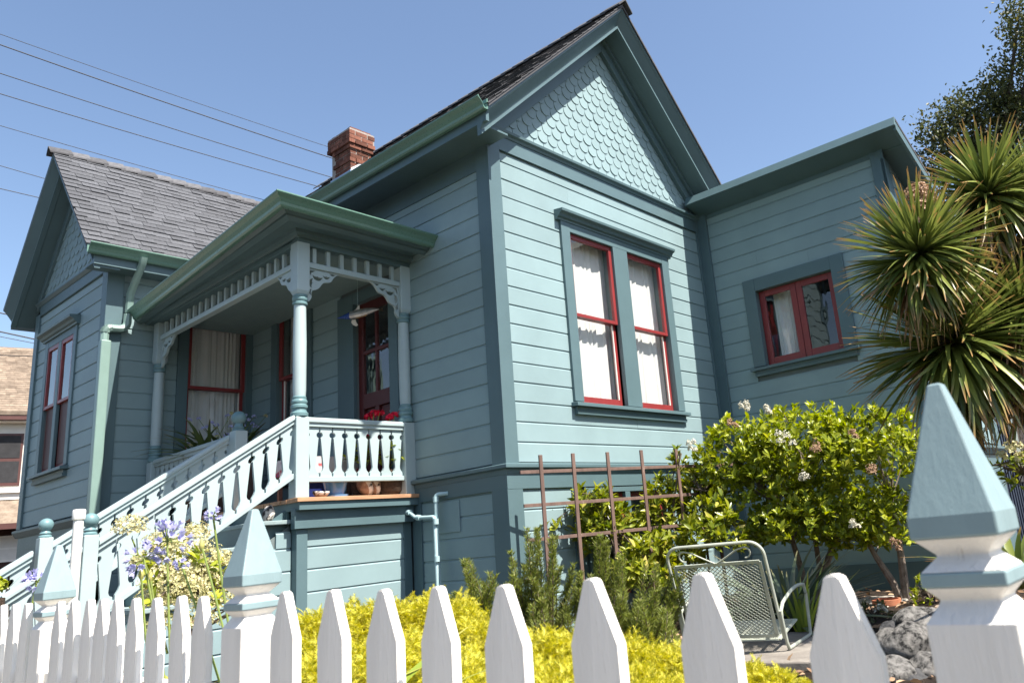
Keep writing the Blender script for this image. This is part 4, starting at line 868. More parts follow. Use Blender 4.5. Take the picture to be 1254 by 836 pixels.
def mesh_panel(o, a, bvec, wa, wb, na, nb):
    """expanded metal: staggered zigzag ribbons"""
    mb = MB(); nrm = a.cross(bvec).normalized(); sa = wa / na; sb = wb / nb
    for j in range(nb):
        pts = []
        for i in range(2 * na + 1):
            up = (i + j) % 2; pts.append(o + a * (i * sa / 2) + bvec * (j * sb + (sb * .98 if up else 0.0)))
        for p, q in zip(pts[:-1], pts[1:]):
            w = bvec * .0028; d = nrm * .0018; mb.add([p - w - d, q - w - d, q + w - d, p + w - d, p - w + d, q - w + d, q + w + d, p + w + d], [(0, 3, 2, 1), (4, 5, 6, 7), (0, 1, 5, 4), (2, 3, 7, 6)])
    return mb
o = mesh_panel(cp(-hw_, .004), cr, bu, 2 * hw_, bh_ - .058, 18, 38).build('mesh_back', M['chair'], CH); o['kind'] = 'stuff'
b = MB()
for s_ in (-1, 1):
    c = cp(s_ * .10, bh_ - .01); b.tube([cp(s_ * .005, bh_ - .045), cp(s_ * .08, bh_ - .005), cp(s_ * .15, bh_ + .035), cp(s_ * .205, bh_ + .05)] + arcpts(cp(s_ * .205, bh_ + .015), cr * s_, bu, .034, PI / 2, -PI * .55), .0055, 6)
b.build('scroll', M['chair'], CH, smooth=True)
sd_ = (cf * math.cos(.12) + cu * math.sin(.12))
def cs(r, f, z=-.03): return CB + cr * r + sd_ * f + cu * z
b = MB()
for p, q in (((-hw_, 0.02), (hw_, 0.02)), ((hw_, 0.02), (hw_, .48)), ((hw_, .48), (-hw_, .48)), ((-hw_, .48), (-hw_, 0.02))): b.bar(cs(*p), cs(*q), .022, .009)
b.build('seat_frame', M['chair'], CH)
o = mesh_panel(cs(-hw_, .025), cr, sd_, 2 * hw_, .45, 18, 32).build('mesh_seat', M['chair'], CH); o['kind'] = 'stuff'
for s_ in (-1, 1):
    e_ = s_ * (hw_ + .055)
    b = MB(); b.tube([cp(e_, .12), cp(e_, .16, .02)] + [CB + cr * e_ + cf * (.02 + .58 * t) + cu * (.175 + .075 * math.sin(PI * (.05 + .62 * t))) for t in [i / 8 for i in range(9)]] + [CB + cr * e_ + cf * .63 + cu * .17, CB + cr * e_ + cf * .60 - cu * .085], .0115, 8); b.build('arm', M['chair'], CH, smooth=True)
    b = MB(); b.tube([cp(e_, .16), CB + cr * e_ - cu * .04 + cf * .0, CB + cr * e_ + cf * .03 - cu * .083, CB + cr * e_ + cf * .60 - cu * .086], .011, 8); b.build('leg', M['chair'], CH, smooth=True)
PS = thing('paving_slab', 'weathered brown paving slab under the mesh garden chair', 'slab', (CB.x, CB.y, CZ - .03))
MB().hexa([CB + cr * a + cf * f + cu * z for z in (-.20, -.096) for a, f in ((-.6, -.35), (.7, -.35), (.7, .8), (-.6, .8))]).build('slab_block', M['slab'], PS, bevel=.01)

# ------------------------------------------------------------------ vegetation builders
def shrub(name, label, cat, base, blobs, nclus, per, lsize, lmat, stemmat, trunks, group=None, n_ind=0, upr=.5, width=.8, inner=.25, wire=None, flat=1.0):
    """blobs: (centre, radii). Leaf rosettes on twig ends all through the outer shell; the nearest leaves are single parts"""
    t = thing(name, label, cat, base, group); base = Vector(base)
    P = []; D = []
    tot = sum(r[0] * r[1] + r[1] * r[2] + r[0] * r[2] for c, r in blobs)
    for c, r in blobs:
        k = int(nclus * (r[0] * r[1] + r[1] * r[2] + r[0] * r[2]) / tot)
        d = norm(rng.normal(size=(k, 3))); d[:, 2] = np.where(d[:, 2] < -.35, -d[:, 2] * .6, d[:, 2]); d = norm(d)
        rad = np.where(rng.random(k) < inner, rng.uniform(.45, .85, k), rng.uniform(.86, 1.06, k)); lump = 1 + .10 * np.sin(d[:, 0] * 7 + c[0]) * np.cos(d[:, 1] * 6) + .08 * np.sin(d[:, 2] * 9)
        P.append(np.array(c) + d * np.array(r) * (rad * lump)[:, None]); D.append(norm(d * .8 + np.array([0, 0, upr]) + rng.normal(size=(k, 3)) * .25))
    P = np.concatenate(P); D = np.concatenate(D); n = len(P)
    # rosette leaves
    pos = np.repeat(P, per, 0); ax = np.repeat(D, per, 0); m = len(pos)
    side = norm(np.cross(ax, rng.normal(size=(m, 3)))); spread = rng.uniform(.35, 1.25, m)[:, None]
    dr = norm(ax * np.cos(spread) + side * np.sin(spread)); X, Y, Z = axes(dr, ax, rng.normal(size=m) * .35)
    pos = pos + ax * rng.uniform(-.5, .35, m)[:, None] * lsize; ln = lsize * rng.uniform(.65, 1.25, m)
    dist = np.linalg.norm(pos - np.array(CAM), axis=1); near = np.argsort(dist)[:n_ind] if n_ind else np.array([], int)
    mask = np.ones(m, bool); mask[near] = False
    S_ = np.stack([ln * width, ln, ln], 1)
    o = scatter('foliage', LEAF_V, LEAF_F, pos[mask], X[mask], Y[mask], Z[mask], S_[mask], lmat, t); o['kind'] = 'stuff'
    if n_ind:
        lm = leaf_mesh(lmat)
        for i in near: inst('leaf', lm, frame_matrix(pos[i], X[i], Y[i], Z[i], S_[i]), t)
    for tr in trunks:
        b = MB(); b.tube(tr[0], tr[1], 8, tr[2]); b.build('trunk', stemmat, t, smooth=True)
    # twigs
    b = MB(); idx = rng.choice(n, min(n, 120), replace=False)
    for i in idx:
        q = Vector(P[i]); a = min((pt for tr in trunks for pt in [Vector(x) for x in tr[0][len(tr[0]) // 2:]]), key=lambda p: (p - q).length) if trunks else base
        mid = a.lerp(q, .55) + V(random.uniform(-.06, .06), random.uniform(-.06, .06), .05); b.tube([a, mid, q], .008, 4, .003)
    o = b.build('twigs', stemmat, t); o['kind'] = 'stuff'
    return t, P, D
def florets(parent, name, mat, c, r, n, size, tv=PETAL_V, tf=PETAL_F, petals=5, squash=1.0):
    """a domed cluster of small open flowers, one joined part"""
    d = norm(rng.normal(size=(n, 3))); d[:, 2] = np.abs(d[:, 2]) * 1.0 - .15 * rng.random(n); d = norm(d)
    p = np.array(c) + d * np.array([r, r, r * squash]) * rng.uniform(.6, 1.05, n)[:, None]
    pos = np.repeat(p, petals, 0); ax = np.repeat(d, petals, 0); k = len(pos)
    u = np.cross(np.repeat(d, petals, 0), np.repeat(norm(rng.normal(size=(n, 3))), petals, 0)); u = norm(u); w = np.cross(ax, u); a = np.tile(np.arange(petals) * 2 * PI / petals, n)[:, None]
    dr = norm(u * np.cos(a) + w * np.sin(a) + ax * .55); X, Y, Z = axes(dr, ax)
    return scatter(name, tv, tf, pos, X, Y, Z, np.full(k, size) * rng.uniform(.8, 1.2, k), mat, parent)
def strap_template(n=6, w=.5, droop=.4, fold=.25):
    v = []; uv = []
    for i in range(n + 1):
        t = i / n; ww = w * (min(1, t * 4 + .55) if t < .3 else 1) * (1 - t ** 2.4) + .004; z = -droop * t * t; y = t - .12 * droop * t * t
        for s in (-1, 0, 1): v.append((s * ww, y, z + abs(s) * fold * ww)); uv.append((t, .5 + s * .5))
    f = []
    for i in range(n):
        for s in (0, 1): a = i * 3 + s; f.append((a, a + 1, a + 4, a + 3))
    return np.array(v), np.array(f), np.array(uv)

# ------------------------------------------------------------------ large flowering shrub
bb = at(1000, 735, 7.6); sb = V(2.75, -1.45, GZ)
def pth(*px): return [tuple(at(*p)) for p in px]
SH, SP, SD = shrub('flowering_shrub', 'big rounded bush with yellow-green leaves and cream blossom, right of the trellis', 'shrub', sb,
    [(tuple(at(985, 565, 7.7)), (.68, .62, .52)), (tuple(at(1068, 570, 7.5)), (.55, .55, .50)), (tuple(at(905, 570, 7.8)), (.36, .42, .42)), (tuple(at(1005, 640, 7.7)), (.85, .55, .38)), (tuple(at(1088, 650, 7.4)), (.42, .42, .38)), (tuple(at(1050, 665, 7.5)), (.35, .3, .2)), (tuple(at(968, 655, 7.75)), (.45, .4, .24)), (tuple(at(940, 600, 7.7)), (.45, .45, .42))],
    2300, 8, .076, M['shrubleaf'], M['palebark'],
    [(pth((985, 745, 7.7), (982, 700, 7.7), (970, 660, 7.7), (950, 615, 7.7)), .042, .016), (pth((1002, 745, 7.7), (1008, 700, 7.7), (1022, 665, 7.7), (1040, 620, 7.6)), .050, .018), (pth((1002, 740, 7.7), (1003, 690, 7.75), (995, 640, 7.8), (990, 590, 7.8)), .035, .014),
     (pth((1108, 750, 7.3), (1095, 715, 7.3), (1072, 680, 7.35), (1050, 640, 7.5)), .045, .018), (pth((1112, 750, 7.3), (1106, 700, 7.3), (1100, 655, 7.3), (1092, 610, 7.4)), .048, .02)], n_ind=300, upr=.75, width=.95)
for (px, py, d, r, mt) in ((961, 541, 7.05, .085, 'whiteflower'), (985, 585, 7.0, .06, 'whiteflower'), (938, 505, 7.3, .06, 'whiteflower'), (1047, 645, 6.9, .055, 'whiteflower'), (1000, 552, 7.0, .08, 'deadflower'), (1066, 578, 6.9, .08, 'deadflower'), (915, 500, 7.4, .06, 'whiteflower'), (1045, 535, 7.0, .06, 'deadflower'), (898, 520, 7.3, .05, 'deadflower'), (1098, 668, 6.9, .06, 'deadflower'), (850, 548, 7.3, .06, 'whiteflower'), (1090, 545, 7.0, .045, 'whiteflower')):
    [florets(SH, 'blossom_cluster', M[mt], at(px, py, d) + V(random.uniform(-1, 1) * r, random.uniform(-.5, .5) * r, random.uniform(-.6, .8) * r), r * random.uniform(.35, .55), 40, .011, squash=random.uniform(1.0, 2.0)) for _ in range(4)]

# variegated climber on the trellis
CL, _, _ = shrub('climbing_shrub', 'variegated climbing shrub with glossy yellow-edged leaves growing over the brown trellis', 'shrub', (1.2, -.75, GZ),
    [(tuple(at(728, 626, 7.3)), (.24, .14, .20)), (tuple(at(750, 660, 7.35)), (.38, .22, .30)), (tuple(at(818, 640, 7.85)), (.30, .20, .42)), (tuple(at(862, 620, 8.05)), (.28, .22, .34)), (tuple(at(876, 660, 7.3)), (.32, .25, .34)), (tuple(at(810, 700, 7.2)), (.55, .28, .30)), (tuple(at(832, 575, 7.85)), (.07, .07, .18)), (tuple(at(680, 645, 7.2)), (.14, .07, .06))],
    720, 7, .098, M['climbleaf'], M['bark'], [(pth((815, 760, 7.5), (818, 700, 7.6), (822, 640, 7.7), (832, 565, 7.75)), .016, .007), (pth((760, 760, 7.3), (762, 700, 7.4), (745, 650, 7.4), (735, 615, 7.4)), .018, .007), (pth((870, 750, 7.6), (868, 690, 7.6), (862, 640, 7.6), (858, 600, 7.7)), .016, .007)], n_ind=300, upr=.8, inner=.15)
# ------------------------------------------------------------------ rosemary: upright needled stems
def rosemary(label, stems, nper=420):
    c = sum((Vector(s[0]) for s in stems), V(0, 0, 0)) / len(stems); t = thing('rosemary_bush', label, 'rosemary', (c.x, c.y, GZ), 'rosemary bushes behind the golden juniper')
    b = MB(); pos = []; dr = []; ln = []
    for (p, q, w) in stems:
        p, q = Vector(p), Vector(q); sd = V(random.uniform(-1, 1), random.uniform(-1, 1), 0) * .05
        pts = [p.lerp(q, k / 5) + sd * math.sin(PI * k / 5) for k in range(6)]; b.tube(pts, .006, 5, .002)
        k = int(nper * (q - p).length / .5); ts = rng.uniform(.12, 1.0, k) ** .8
        for tt in ts:
            a = p.lerp(q, tt) + sd * math.sin(PI * tt); an = random.uniform(0, 6.283); out = V(math.cos(an), math.sin(an), 0)
            rad = w * (1 - tt * .75) * random.uniform(0, 1); pos.append(a + out * rad); dr.append((out * .75 + (q - p).normalized() * random.uniform(.5, 1.1))); ln.append(random.uniform(.02, .036))
    pos = np.array([tuple(x) for x in pos]); dr = np.array([tuple(x) for x in dr]); X, Y, Z = axes(dr, roll=rng.uniform(0, 6, len(pos))); ln = np.array(ln)
    o = scatter('needles', NEEDLE_V, NEEDLE_F, pos, X, Y, Z, np.stack([ln * 1.5, ln, ln], 1), M['rosemary'], t); o['kind'] = 'stuff'
    o = b.build('stems', M['bark'], t); o['kind'] = 'stuff'
def ros_stems(spec):
    out = []
    for (x0, y0, x1, y1, d, w, n) in spec:
        for k in range(n):
            a = at(x0 + random.uniform(-14, 14), y0, d + random.uniform(-.15, .15)); b_ = at(x1 + random.uniform(-10, 10) * (n > 1), y1 + random.uniform(0, 40) * (k > 0), d + random.uniform(-.12, .12)); out.append((a, b_, w))
    return out
rosemary('reddish-tipped rosemary bush nearest the water pipe', ros_stems([(600, 800, 573, 684, 5.2, .055, 5), (605, 800, 600, 700, 5.15, .06, 6), (615, 800, 625, 690, 5.2, .05, 5), (590, 810, 560, 725, 5.1, .05, 4)]))
rosemary('tall green rosemary bush with two upright spires below the gable corner', ros_stems([(655, 800, 652, 646, 5.4, .055, 6), (665, 800, 682, 655, 5.4, .05, 5), (648, 800, 632, 675, 5.35, .05, 5), (672, 800, 705, 690, 5.3, .05, 5), (660, 800, 660, 700, 5.2, .07, 8), (690, 800, 700, 720, 5.2, .06, 5)]))
rosemary('broad sprawling rosemary bush left of the mesh chair', ros_stems([(740, 800, 738, 655, 5.4, .055, 6), (750, 800, 760, 680, 5.3, .06, 6), (770, 800, 800, 690, 5.1, .06, 7), (785, 805, 825, 705, 5.0, .06, 7), (730, 800, 715, 700, 5.3, .06, 6), (780, 810, 790, 735, 4.9, .08, 9), (800, 815, 815, 745, 4.8, .07, 7), (755, 800, 770, 720, 5.0, .08, 8)]))

# ------------------------------------------------------------------ golden juniper mound
JU = thing('golden_juniper', 'low spreading mound of bright yellow feathery foliage behind the fence', 'shrub', (-1.9, -1.6, GZ - .1))
def juniper():
    cs_ = [((400, 765, 4.5), .42), ((455, 752, 4.6), .40), ((520, 744, 4.7), .40), ((575, 775, 4.4), .42), ((640, 790, 4.3), .42), ((700, 788, 4.35), .40), ((760, 800, 4.2), .40), ((830, 812, 4.1), .34), ((900, 822, 4.1), .26), ((480, 800, 3.9), .42), ((560, 822, 3.7), .42), ((660, 832, 3.7), .42), ((760, 838, 3.7), .38), ((410, 815, 3.8), .40), ((940, 830, 4.0), .20), ((390, 850, 3.5), .35), ((850, 850, 3.6), .3)]
    P = []; D = []
    for (c, r) in cs_:
        c = np.array(at(*c)); c[2] -= r * .62; k = int(5200 * r * r / .16); d = norm(rng.normal(size=(k, 3))); d[:, 2] = np.abs(d[:, 2]); lump = 1 + .13 * np.sin(d[:, 0] * 9 + c[0] * 5) * np.cos(d[:, 1] * 8 + c[1] * 3) + .13 * np.sin(d[:, 0] * 21 + c[1] * 9) * np.sin(d[:, 1] * 19 + c[0]) * np.cos(d[:, 2] * 6)
        P.append(c + d * np.array([r, r, r * .72]) * (lump * rng.uniform(.82, 1.05, k))[:, None]); D.append(norm(d * .75 + np.array([-.15, -.1, .15]) + rng.normal(size=(k, 3)) * .55))
    P = np.concatenate(P); D = np.concatenate(D)
    # feathery spray: a curved midrib carrying paired scales
    v = []; f = []
    for i in range(6):
        y = i / 6; z = -.25 * y * y
        for s in (-1, 1):
            k = len(v); L_ = .48 * (1 - y * .7); v += [(0, y - .04, z), (0, y + .10, z - .03), (s * L_, y + .22 + .1 * y, z + .04)]; f.append((k, k + 1, k + 2) if s < 0 else (k, k + 2, k + 1))
    k = len(v); v += [(-.03, .8, -.16), (.03, .8, -.16), (0, 1.15, -.33)]; f.append((k, k + 1, k + 2))
    X, Y, Z = axes(D, roll=rng.normal(size=len(P)) * .8)
    o = scatter('foliage', np.array(v), np.array(f), P, X, Y, Z, rng.uniform(.026, .050, len(P)), M['juniper'], JU); o['kind'] = 'stuff'
juniper()

# ------------------------------------------------------------------ lilies of the Nile, faded hydrangea at the fence
def agapanthus(label, foot, heads, leaves=44):
    t = thing('agapanthus', label, 'flower', foot, 'agapanthus behind the fence'); foot = Vector(foot)
    for (p, r, n, sz, mat, stem_to) in heads:
        p = Vector(p); b = MB(); mid = foot.lerp(p, .5) + V(random.uniform(-.05, .05), random.uniform(-.05, .05), 0); pts = [foot * (1 - k) ** 2 + mid * 2 * k * (1 - k) + p * k * k for k in [i / 10 for i in range(11)]]; b.tube(pts, .0052, 7, .0042)
        st_ = b.build('stem', M['stem'], t, smooth=True)
        if r:
            b = MB(); d = norm(rng.normal(size=(n, 3))); d[:, 2] = d[:, 2] * .75 + .25; d = norm(d); pos = []; dr = []; ax = []
            for q in d:
                e = p + Vector(q) * r * random.uniform(.55, .8); b.tube([p, e], .0016, 3)
                u = Vector(q).orthogonal().normalized(); w = Vector(q).cross(u)
                for a in range(6): pos.append(tuple(e)); dr.append(tuple(Vector(q) * .9 + (u * math.cos(a * PI / 3) + w * math.sin(a * PI / 3)) * .6)); ax.append(tuple(q))
            o = b.build('flower_stalks', M['stem'], st_); o['kind'] = 'stuff'
            X, Y, Z = axes(np.array(dr), np.array(ax)); k = len(pos); o = scatter('florets', PETAL_V, PETAL_F, np.array(pos), X, Y, Z, np.stack([np.full(k, sz * .75), np.full(k, sz), np.full(k, sz)], 1), M[mat], st_); o['kind'] = 'stuff'
        else:
            b = MB(); b.lathe([(.003, -.022), (.010, -.009), (.0115, .003), (.007, .018), (.002, .03)], p, 10); b.build('bud', M['bud'], st_, smooth=True)
    tv, tf, tuv = strap_template(7, .045, .75); me = fast_mesh('leaf', tv, tf, M['strapdark'], tuv, smooth=True)
    for k in range(leaves):
        a = random.uniform(0, 6.283); d = np.array([[math.cos(a) * .6, math.sin(a) * .6, random.uniform(1.0, 2.6)]]); X, Y, Z = axes(d, roll=rng.normal(size=1) * .3); L_ = random.uniform(.6, 1.0)
        inst('leaf', me, frame_matrix(foot + V(math.cos(a), math.sin(a), 0) * random.uniform(0, .10), X[0], Y[0], Z[0], (L_ * .8, L_, L_)), t)
agapanthus('violet agapanthus with two full round flower heads in front of the stair railing', (-3.32, -1.62, -1.08), [(at(205, 662, 3.3), .095, 28, .034, 'purple', 0), (at(176, 684, 3.25), .075, 20, .032, 'purple', 0), (at(173, 703, 3.2), 0, 0, 0, '', 0), (at(184, 706, 3.25), 0, 0, 0, '', 0)])
agapanthus('thin-stemmed agapanthus with a half-open bud cluster beside the fence post cap', (-3.18, -1.98, -1.08), [(at(261, 631, 3.2), .034, 14, .019, 'purple', 0), (at(222, 690, 3.25), .03, 12, .018, 'purple', 0), (at(247, 668, 3.3), 0, 0, 0, '', 0)], 30)
agapanthus('small violet agapanthus head seen left of the far fence post', (-3.62, -.55, -1.12), [(at(45, 712, 3.6), .06, 20, .03, 'purple', 0)], 14)
HY, hp, _ = shrub('hydrangea_bush', 'faded cream-flowered hydrangea bush beneath the stair railing', 'shrub', (-2.72, .02, GZ - .05), [(tuple(at(222, 725, 3.9)), (.24, .24, .20)), (tuple(at(262, 745, 4.0)), (.22, .22, .18))], 60, 6, .07, M['shrubleaf'], M['bark'], [(pth((228, 830, 3.95), (226, 780, 3.95), (222, 730, 3.95)), .012, .006)])
for (px, py, d, r) in ((160, 650, 4.0, .085), (195, 668, 3.95, .08), (212, 678, 3.9, .09), (235, 672, 3.95, .10), (255, 690, 4.0, .10), (222, 702, 3.85, .11), (198, 712, 3.8, .10), (248, 715, 3.9, .10), (210, 738, 3.8, .10), (265, 715, 4.1, .09), (185, 740, 3.75, .08), (240, 655, 4.1, .07), (232, 735, 3.75, .11), (266, 740, 3.95, .10), (205, 770, 3.7, .1), (240, 765, 3.7, .1), (178, 690, 3.9, .07), (270, 690, 4.1, .07), (225, 720, 3.7, .1)):
    florets(HY, 'flower_head', M['cream'], at(px, py, d), r * 1.03, 170, .0125, petals=4, squash=.95)
b = MB(); b.tube(pth((205, 800, 3.95), (185, 720, 4.0), (162, 660, 4.0)), .006, 5, .004); b.build('stem', M['stem'], HY)

# ------------------------------------------------------------------ cordyline
CO = thing('cordyline_tree', 'multi-headed cordyline with big rosettes of sword leaves, right of the red casement', 'tree', tuple(V(*at(1192, 560, 5.7)[:2], GZ)))
HEADS = [((1165, 425, 5.5), .70, (-.25, -.45, .25), 85, 420), ((1125, 318, 5.3), .52, (-.30, -.40, .55), 85, 420), ((1210, 240, 5.8), .52, (.10, -.3, .9), 65, 320), ((1252, 380, 5.6), .56, (.35, -.4, .4), 65, 320), ((1185, 350, 5.95), .55, (.1, .1, .6), 0, 190), ((1238, 305, 6.0), .55, (.2, 0, .6), 0, 170), ((1268, 235, 6.0), .55, (.2, -.2, .8), 0, 150), ((1268, 470, 5.8), .58, (.3, -.2, .1), 0, 150), ((1205, 430, 5.95), .55, (.1, .3, .1), 0, 150)]
tvs = [strap_template(7, .029, dr_) for dr_ in (.05, .16, .38)]; cms = [fast_mesh('leaf', a, b_, M['strap'], u, smooth=True) for a, b_, u in tvs]
root = at(1192, 640, 5.7); root.z = GZ; fork = at(1187, 505, 5.65)
b = MB(); b.tube([root, root.lerp(fork, .5) + V(.02, .02, 0), fork], .105, 14, .075); b.build('trunk', M['corkbark'], CO, smooth=True)
for (c, ln, ax, ni, nj) in HEADS:
    c = at(*c); ax = Vector(ax).normalized(); b = MB(); b.tube([fork, fork.lerp(c, .5) + V(0, 0, -.06), c], .06, 10, .045); br = b.build('branch', M['corkbark'], CO, smooth=True)
    for kind in (0, 1):
        n = ni if kind == 0 else nj
        if not n: continue
        g = np.arange(n) + .5; th = g * 2.39996; el = np.arccos(1 - 1.80 * g / n) ; rot = np.array(ax.to_track_quat('Z', 'Y').to_matrix())
        d = np.stack([np.sin(el) * np.cos(th), np.sin(el) * np.sin(th), np.cos(el)], 1) @ rot.T; d = norm(d + rng.normal(size=(n, 3)) * .10)
        dz = np.clip(d[:, 2], -1, 1); L_ = ln * rng.uniform(.82, 1.1, n); X, Y, Z = axes(d, roll=rng.normal(size=n) * .35); p0 = np.array(c) + d * .03 + np.array(ax) * (.10 * (1 - g / n) - .05)[:, None]
        dq = dz + rng.normal(size=n) * .28; which = np.where(dq > .55, 0, np.where(dq > -.1, 1, 2))
        if kind == 0:
            for i in range(n): inst('leaf', cms[which[i]], frame_matrix(p0[i], X[i], Y[i], Z[i], (L_[i] * .95, L_[i], L_[i])), br)
        else:
            for w in range(3):
                q = which == w
                if q.any(): o = scatter('foliage', tvs[w][0], tvs[w][1], p0[q], X[q], Y[q], Z[q], np.stack([L_[q] * .95, L_[q], L_[q]], 1), M['strap'], br, tvs[w][2]); o['kind'] = 'stuff'
    # skirt of dry hanging leaves
    n = 40; d = norm(np.stack([rng.normal(size=n), rng.normal(size=n), -np.abs(rng.normal(size=n)) * 1.6 - .6], 1)); X, Y, Z = axes(d, roll=rng.normal(size=n)); o = scatter('dry_leaves', tvs[1][0], tvs[1][1], np.array(c) - np.array(ax) * rng.uniform(.02, .2, n)[:, None], X, Y, Z, rng.uniform(.3, .5, n), M['deadflower'], br); o['kind'] = 'stuff'
b = MB(); c = at(1130, 262, 5.28); q = at(1128, 318, 5.3); b.tube([q, q.lerp(c, .5), c], .012, 6, .006); ds = b.build('flower_spike', M['bark'], CO, smooth=True)
for k in range(5): florets(ds, 'dry_blossom', M['deadflower'], c + V(random.uniform(-.035, .035), random.uniform(-.035, .035), -.08 + .055 * k), .075, 60, .026)

# ------------------------------------------------------------------ background trees
def oak(label, base, trunk_pts, blobs, ncl, per=9, size=.11, group=None):
    t = thing('oak_tree', label, 'tree', base, group)
    b = MB(); b.tube(trunk_pts, .22, 10, .12); b.build('trunk', M['bark'], t, smooth=True)
    top = Vector(trunk_pts[-1]); P = []
    for c, r in blobs:
        k = max(10, int(ncl * (r / .9) ** 2)); d = norm(rng.normal(size=(k, 3))); rad = rng.uniform(.35, 1.08, k) ** .7; P.append(np.array(c) + d * (r * rad)[:, None] * np.array([1, 1, .8]))
        b = MB(); b.tube([top, top.lerp(Vector(c), .5) + V(0, 0, .1), Vector(c)], .07, 6, .02); b.build('limb', M['bark'], t, smooth=True)
    P = np.concatenate(P); n = len(P); pos = np.repeat(P, per, 0) + rng.normal(size=(n * per, 3)) * .10; m = len(pos)
    X, Y, Z = axes(rng.normal(size=(m, 3)) + np.array([0, 0, .2]), roll=rng.uniform(0, 6, m)); o = scatter('crown', LEAF_V, LEAF_F, pos, X, Y, Z, rng.uniform(.7, 1.3, m) * size, M['oakleaf'], t); o['kind'] = 'stuff'
tb = at(1215, 300, 14); tb.z = GZ
oak('dark oak tree rising behind the flat-roofed wing at the upper right', tuple(tb), [tuple(tb), tuple(V(tb.x, tb.y, 2.5)), tuple(at(1225, 240, 14))],
    [(at(1228, 165, 14), .85), (at(1180, 165, 14), .62), (at(1150, 190, 14), .42), (at(1205, 210, 14), .8), (at(1250, 110, 13.8), .72), (at(1268, 60, 13.6), .62), (at(1280, 15, 13.6), .75), (at(1300, 130, 14), 1.1), (at(1140, 220, 14), .34), (at(1250, 235, 14), .9), (at(1222, 108, 14), .30), (at(1142, 160, 14), .36), (at(1168, 140, 14), .34), (at(1196, 130, 14), .42), (at(1246, 30, 13.6), .22)], 340, 9, .078)

# ------------------------------------------------------------------ corrugated navy building and right-edge planting
NB = thing('navy_outbuilding', 'navy corrugated metal building seen beyond the right wing', 'building', (10.5, -1.4, GZ))
b = MB(); x = 6.75
while x < 15.0:
    b.box(x, x + .075, -2.32, -2.25, GZ - .2, 1.62); x += .15
b.box(6.7, 15.1, -2.25, 1.5, GZ - .2, 1.62); o = b.build('corrugated_wall', M['navy'], NB)
b = MB(); b.box(6.6, 15.2, -2.42, -2.24, 1.621, 1.76); b.build('ledge', M['navy'], NB, bevel=.01)
b = MB(); b.box(6.8, 15, -2.20, 1.5, 1.765, 3.9); b.build('wall', M['navy'], NB)
for k in range(4):
    x0 = 8.0 + k * 1.8; w_ = MB(); w_.box(x0, x0 + 1.2, -2.24, -2.201, 1.95, 3.2); w_ = w_.build('window', M['silver'], NB); MB().box(x0 + .08, x0 + 1.12, -2.25, -2.241, 2.03, 3.12).build('pane', M['glass'], w_)
x0 = 8.2; b = MB(); b.box(x0, x0 + 1.0, -2.36, -2.321, .1, 1.2); fr_ = b.build('window', M['dark'], NB, bevel=.01); MB().box(x0 + .1, x0 + .9, -2.366, -2.361, .2, 1.1).build('pane', M['glass'], fr_)
def spiky(name, label, foot, n, ln, mat, cat='plant', wid=.035, droop=.45, up=.8, group=None):
    t = thing(name, label, cat, tuple(foot), group); tv, tf, tuv = strap_template(6, wid, droop); me = fast_mesh('leaf', tv, tf, M[mat], tuv, smooth=True)
    for k in range(n):
        a = random.uniform(0, 6.283); d = np.array([[math.cos(a) * random.uniform(.15, 1), math.sin(a) * random.uniform(.15, 1), up * random.uniform(.5, 1.4)]]); X, Y, Z = axes(d, roll=rng.normal(size=1) * .3); L_ = ln * random.uniform(.7, 1.15)
        inst('leaf', me, frame_matrix(Vector(foot) + V(math.cos(a), math.sin(a), 0) * .03, X[0], Y[0], Z[0], (L_, L_, L_)), t)
    return t
f = at(1250, 720, 4.7); spiky('sword_plant', 'dark sword-leaved plant at the right edge behind the large fence post', f, 46, .62, 'strap')
f = at(968, 745, 6.0); f.z = GZ; spiky('grey_leaved_plant', 'clump of narrow grey-green leaves in shade behind the chair', f, 130, .72, 'greyleaf', wid=.03)
f = at(905, 735, 6.6); f.z = GZ; spiky('grey_leaved_plant', 'low grey-green tuft between the chair back and the house wall', f, 40, .5, 'greyleaf')
f = at(985, 775, 5.6); f.z = GZ; spiky('iris_clump', 'upright iris leaves at the right arm of the chair', f, 14, .55, 'strapdark', droop=.15, up=2.2, wid=.03)
WF, wp_, _ = shrub('white_flowering_shrub', 'shrub with drooping cream flowers at the right edge above the sword plant', 'shrub', tuple(V(*at(1265, 600, 5.2)[:2], GZ)), [(tuple(at(1248, 575, 5.2)), (.20, .2, .15)), (tuple(at(1275, 590, 5.2)), (.25, .25, .2))], 45, 6, .07, M['shrubleaf'], M['bark'], [(pth((1268, 760, 5.2), (1262, 660, 5.2), (1255, 580, 5.2)), .02, .01)])
for q in ((1236, 552, 5.0), (1250, 562, 5.0), (1228, 560, 5.05), (1246, 548, 5.1)): florets(WF, 'flower_cluster', M['cream'], at(*q), .03, 16, .022, squash=1.6)
GP2, _, _ = shrub('garden_plant', 'small bright green leafy plant beside the trunk, left of the large post', 'plant', tuple(V(*at(1142, 750, 6.8)[:2], GZ)), [(tuple(at(1140, 738, 6.8)), (.16, .16, .22))], 34, 6, .055, M['shrubleaf'], M['bark'], [(pth((1142, 760, 6.8), (1140, 735, 6.8)), .008, .004)])
GP3, _, _ = shrub('garden_plant', 'low white-flowered plant in front of the concrete block', 'plant', tuple(V(*at(1072, 762, 6.3)[:2], GZ)), [(tuple(at(1072, 756, 6.3)), (.15, .15, .10))], 26, 6, .045, M['oakleaf'], M['bark'], [(pth((1072, 770, 6.3), (1072, 758, 6.3)), .006, .003)])
florets(GP3, 'flower_cluster', M['whiteflower'], at(1079, 748, 6.2), .05, 20, .02)

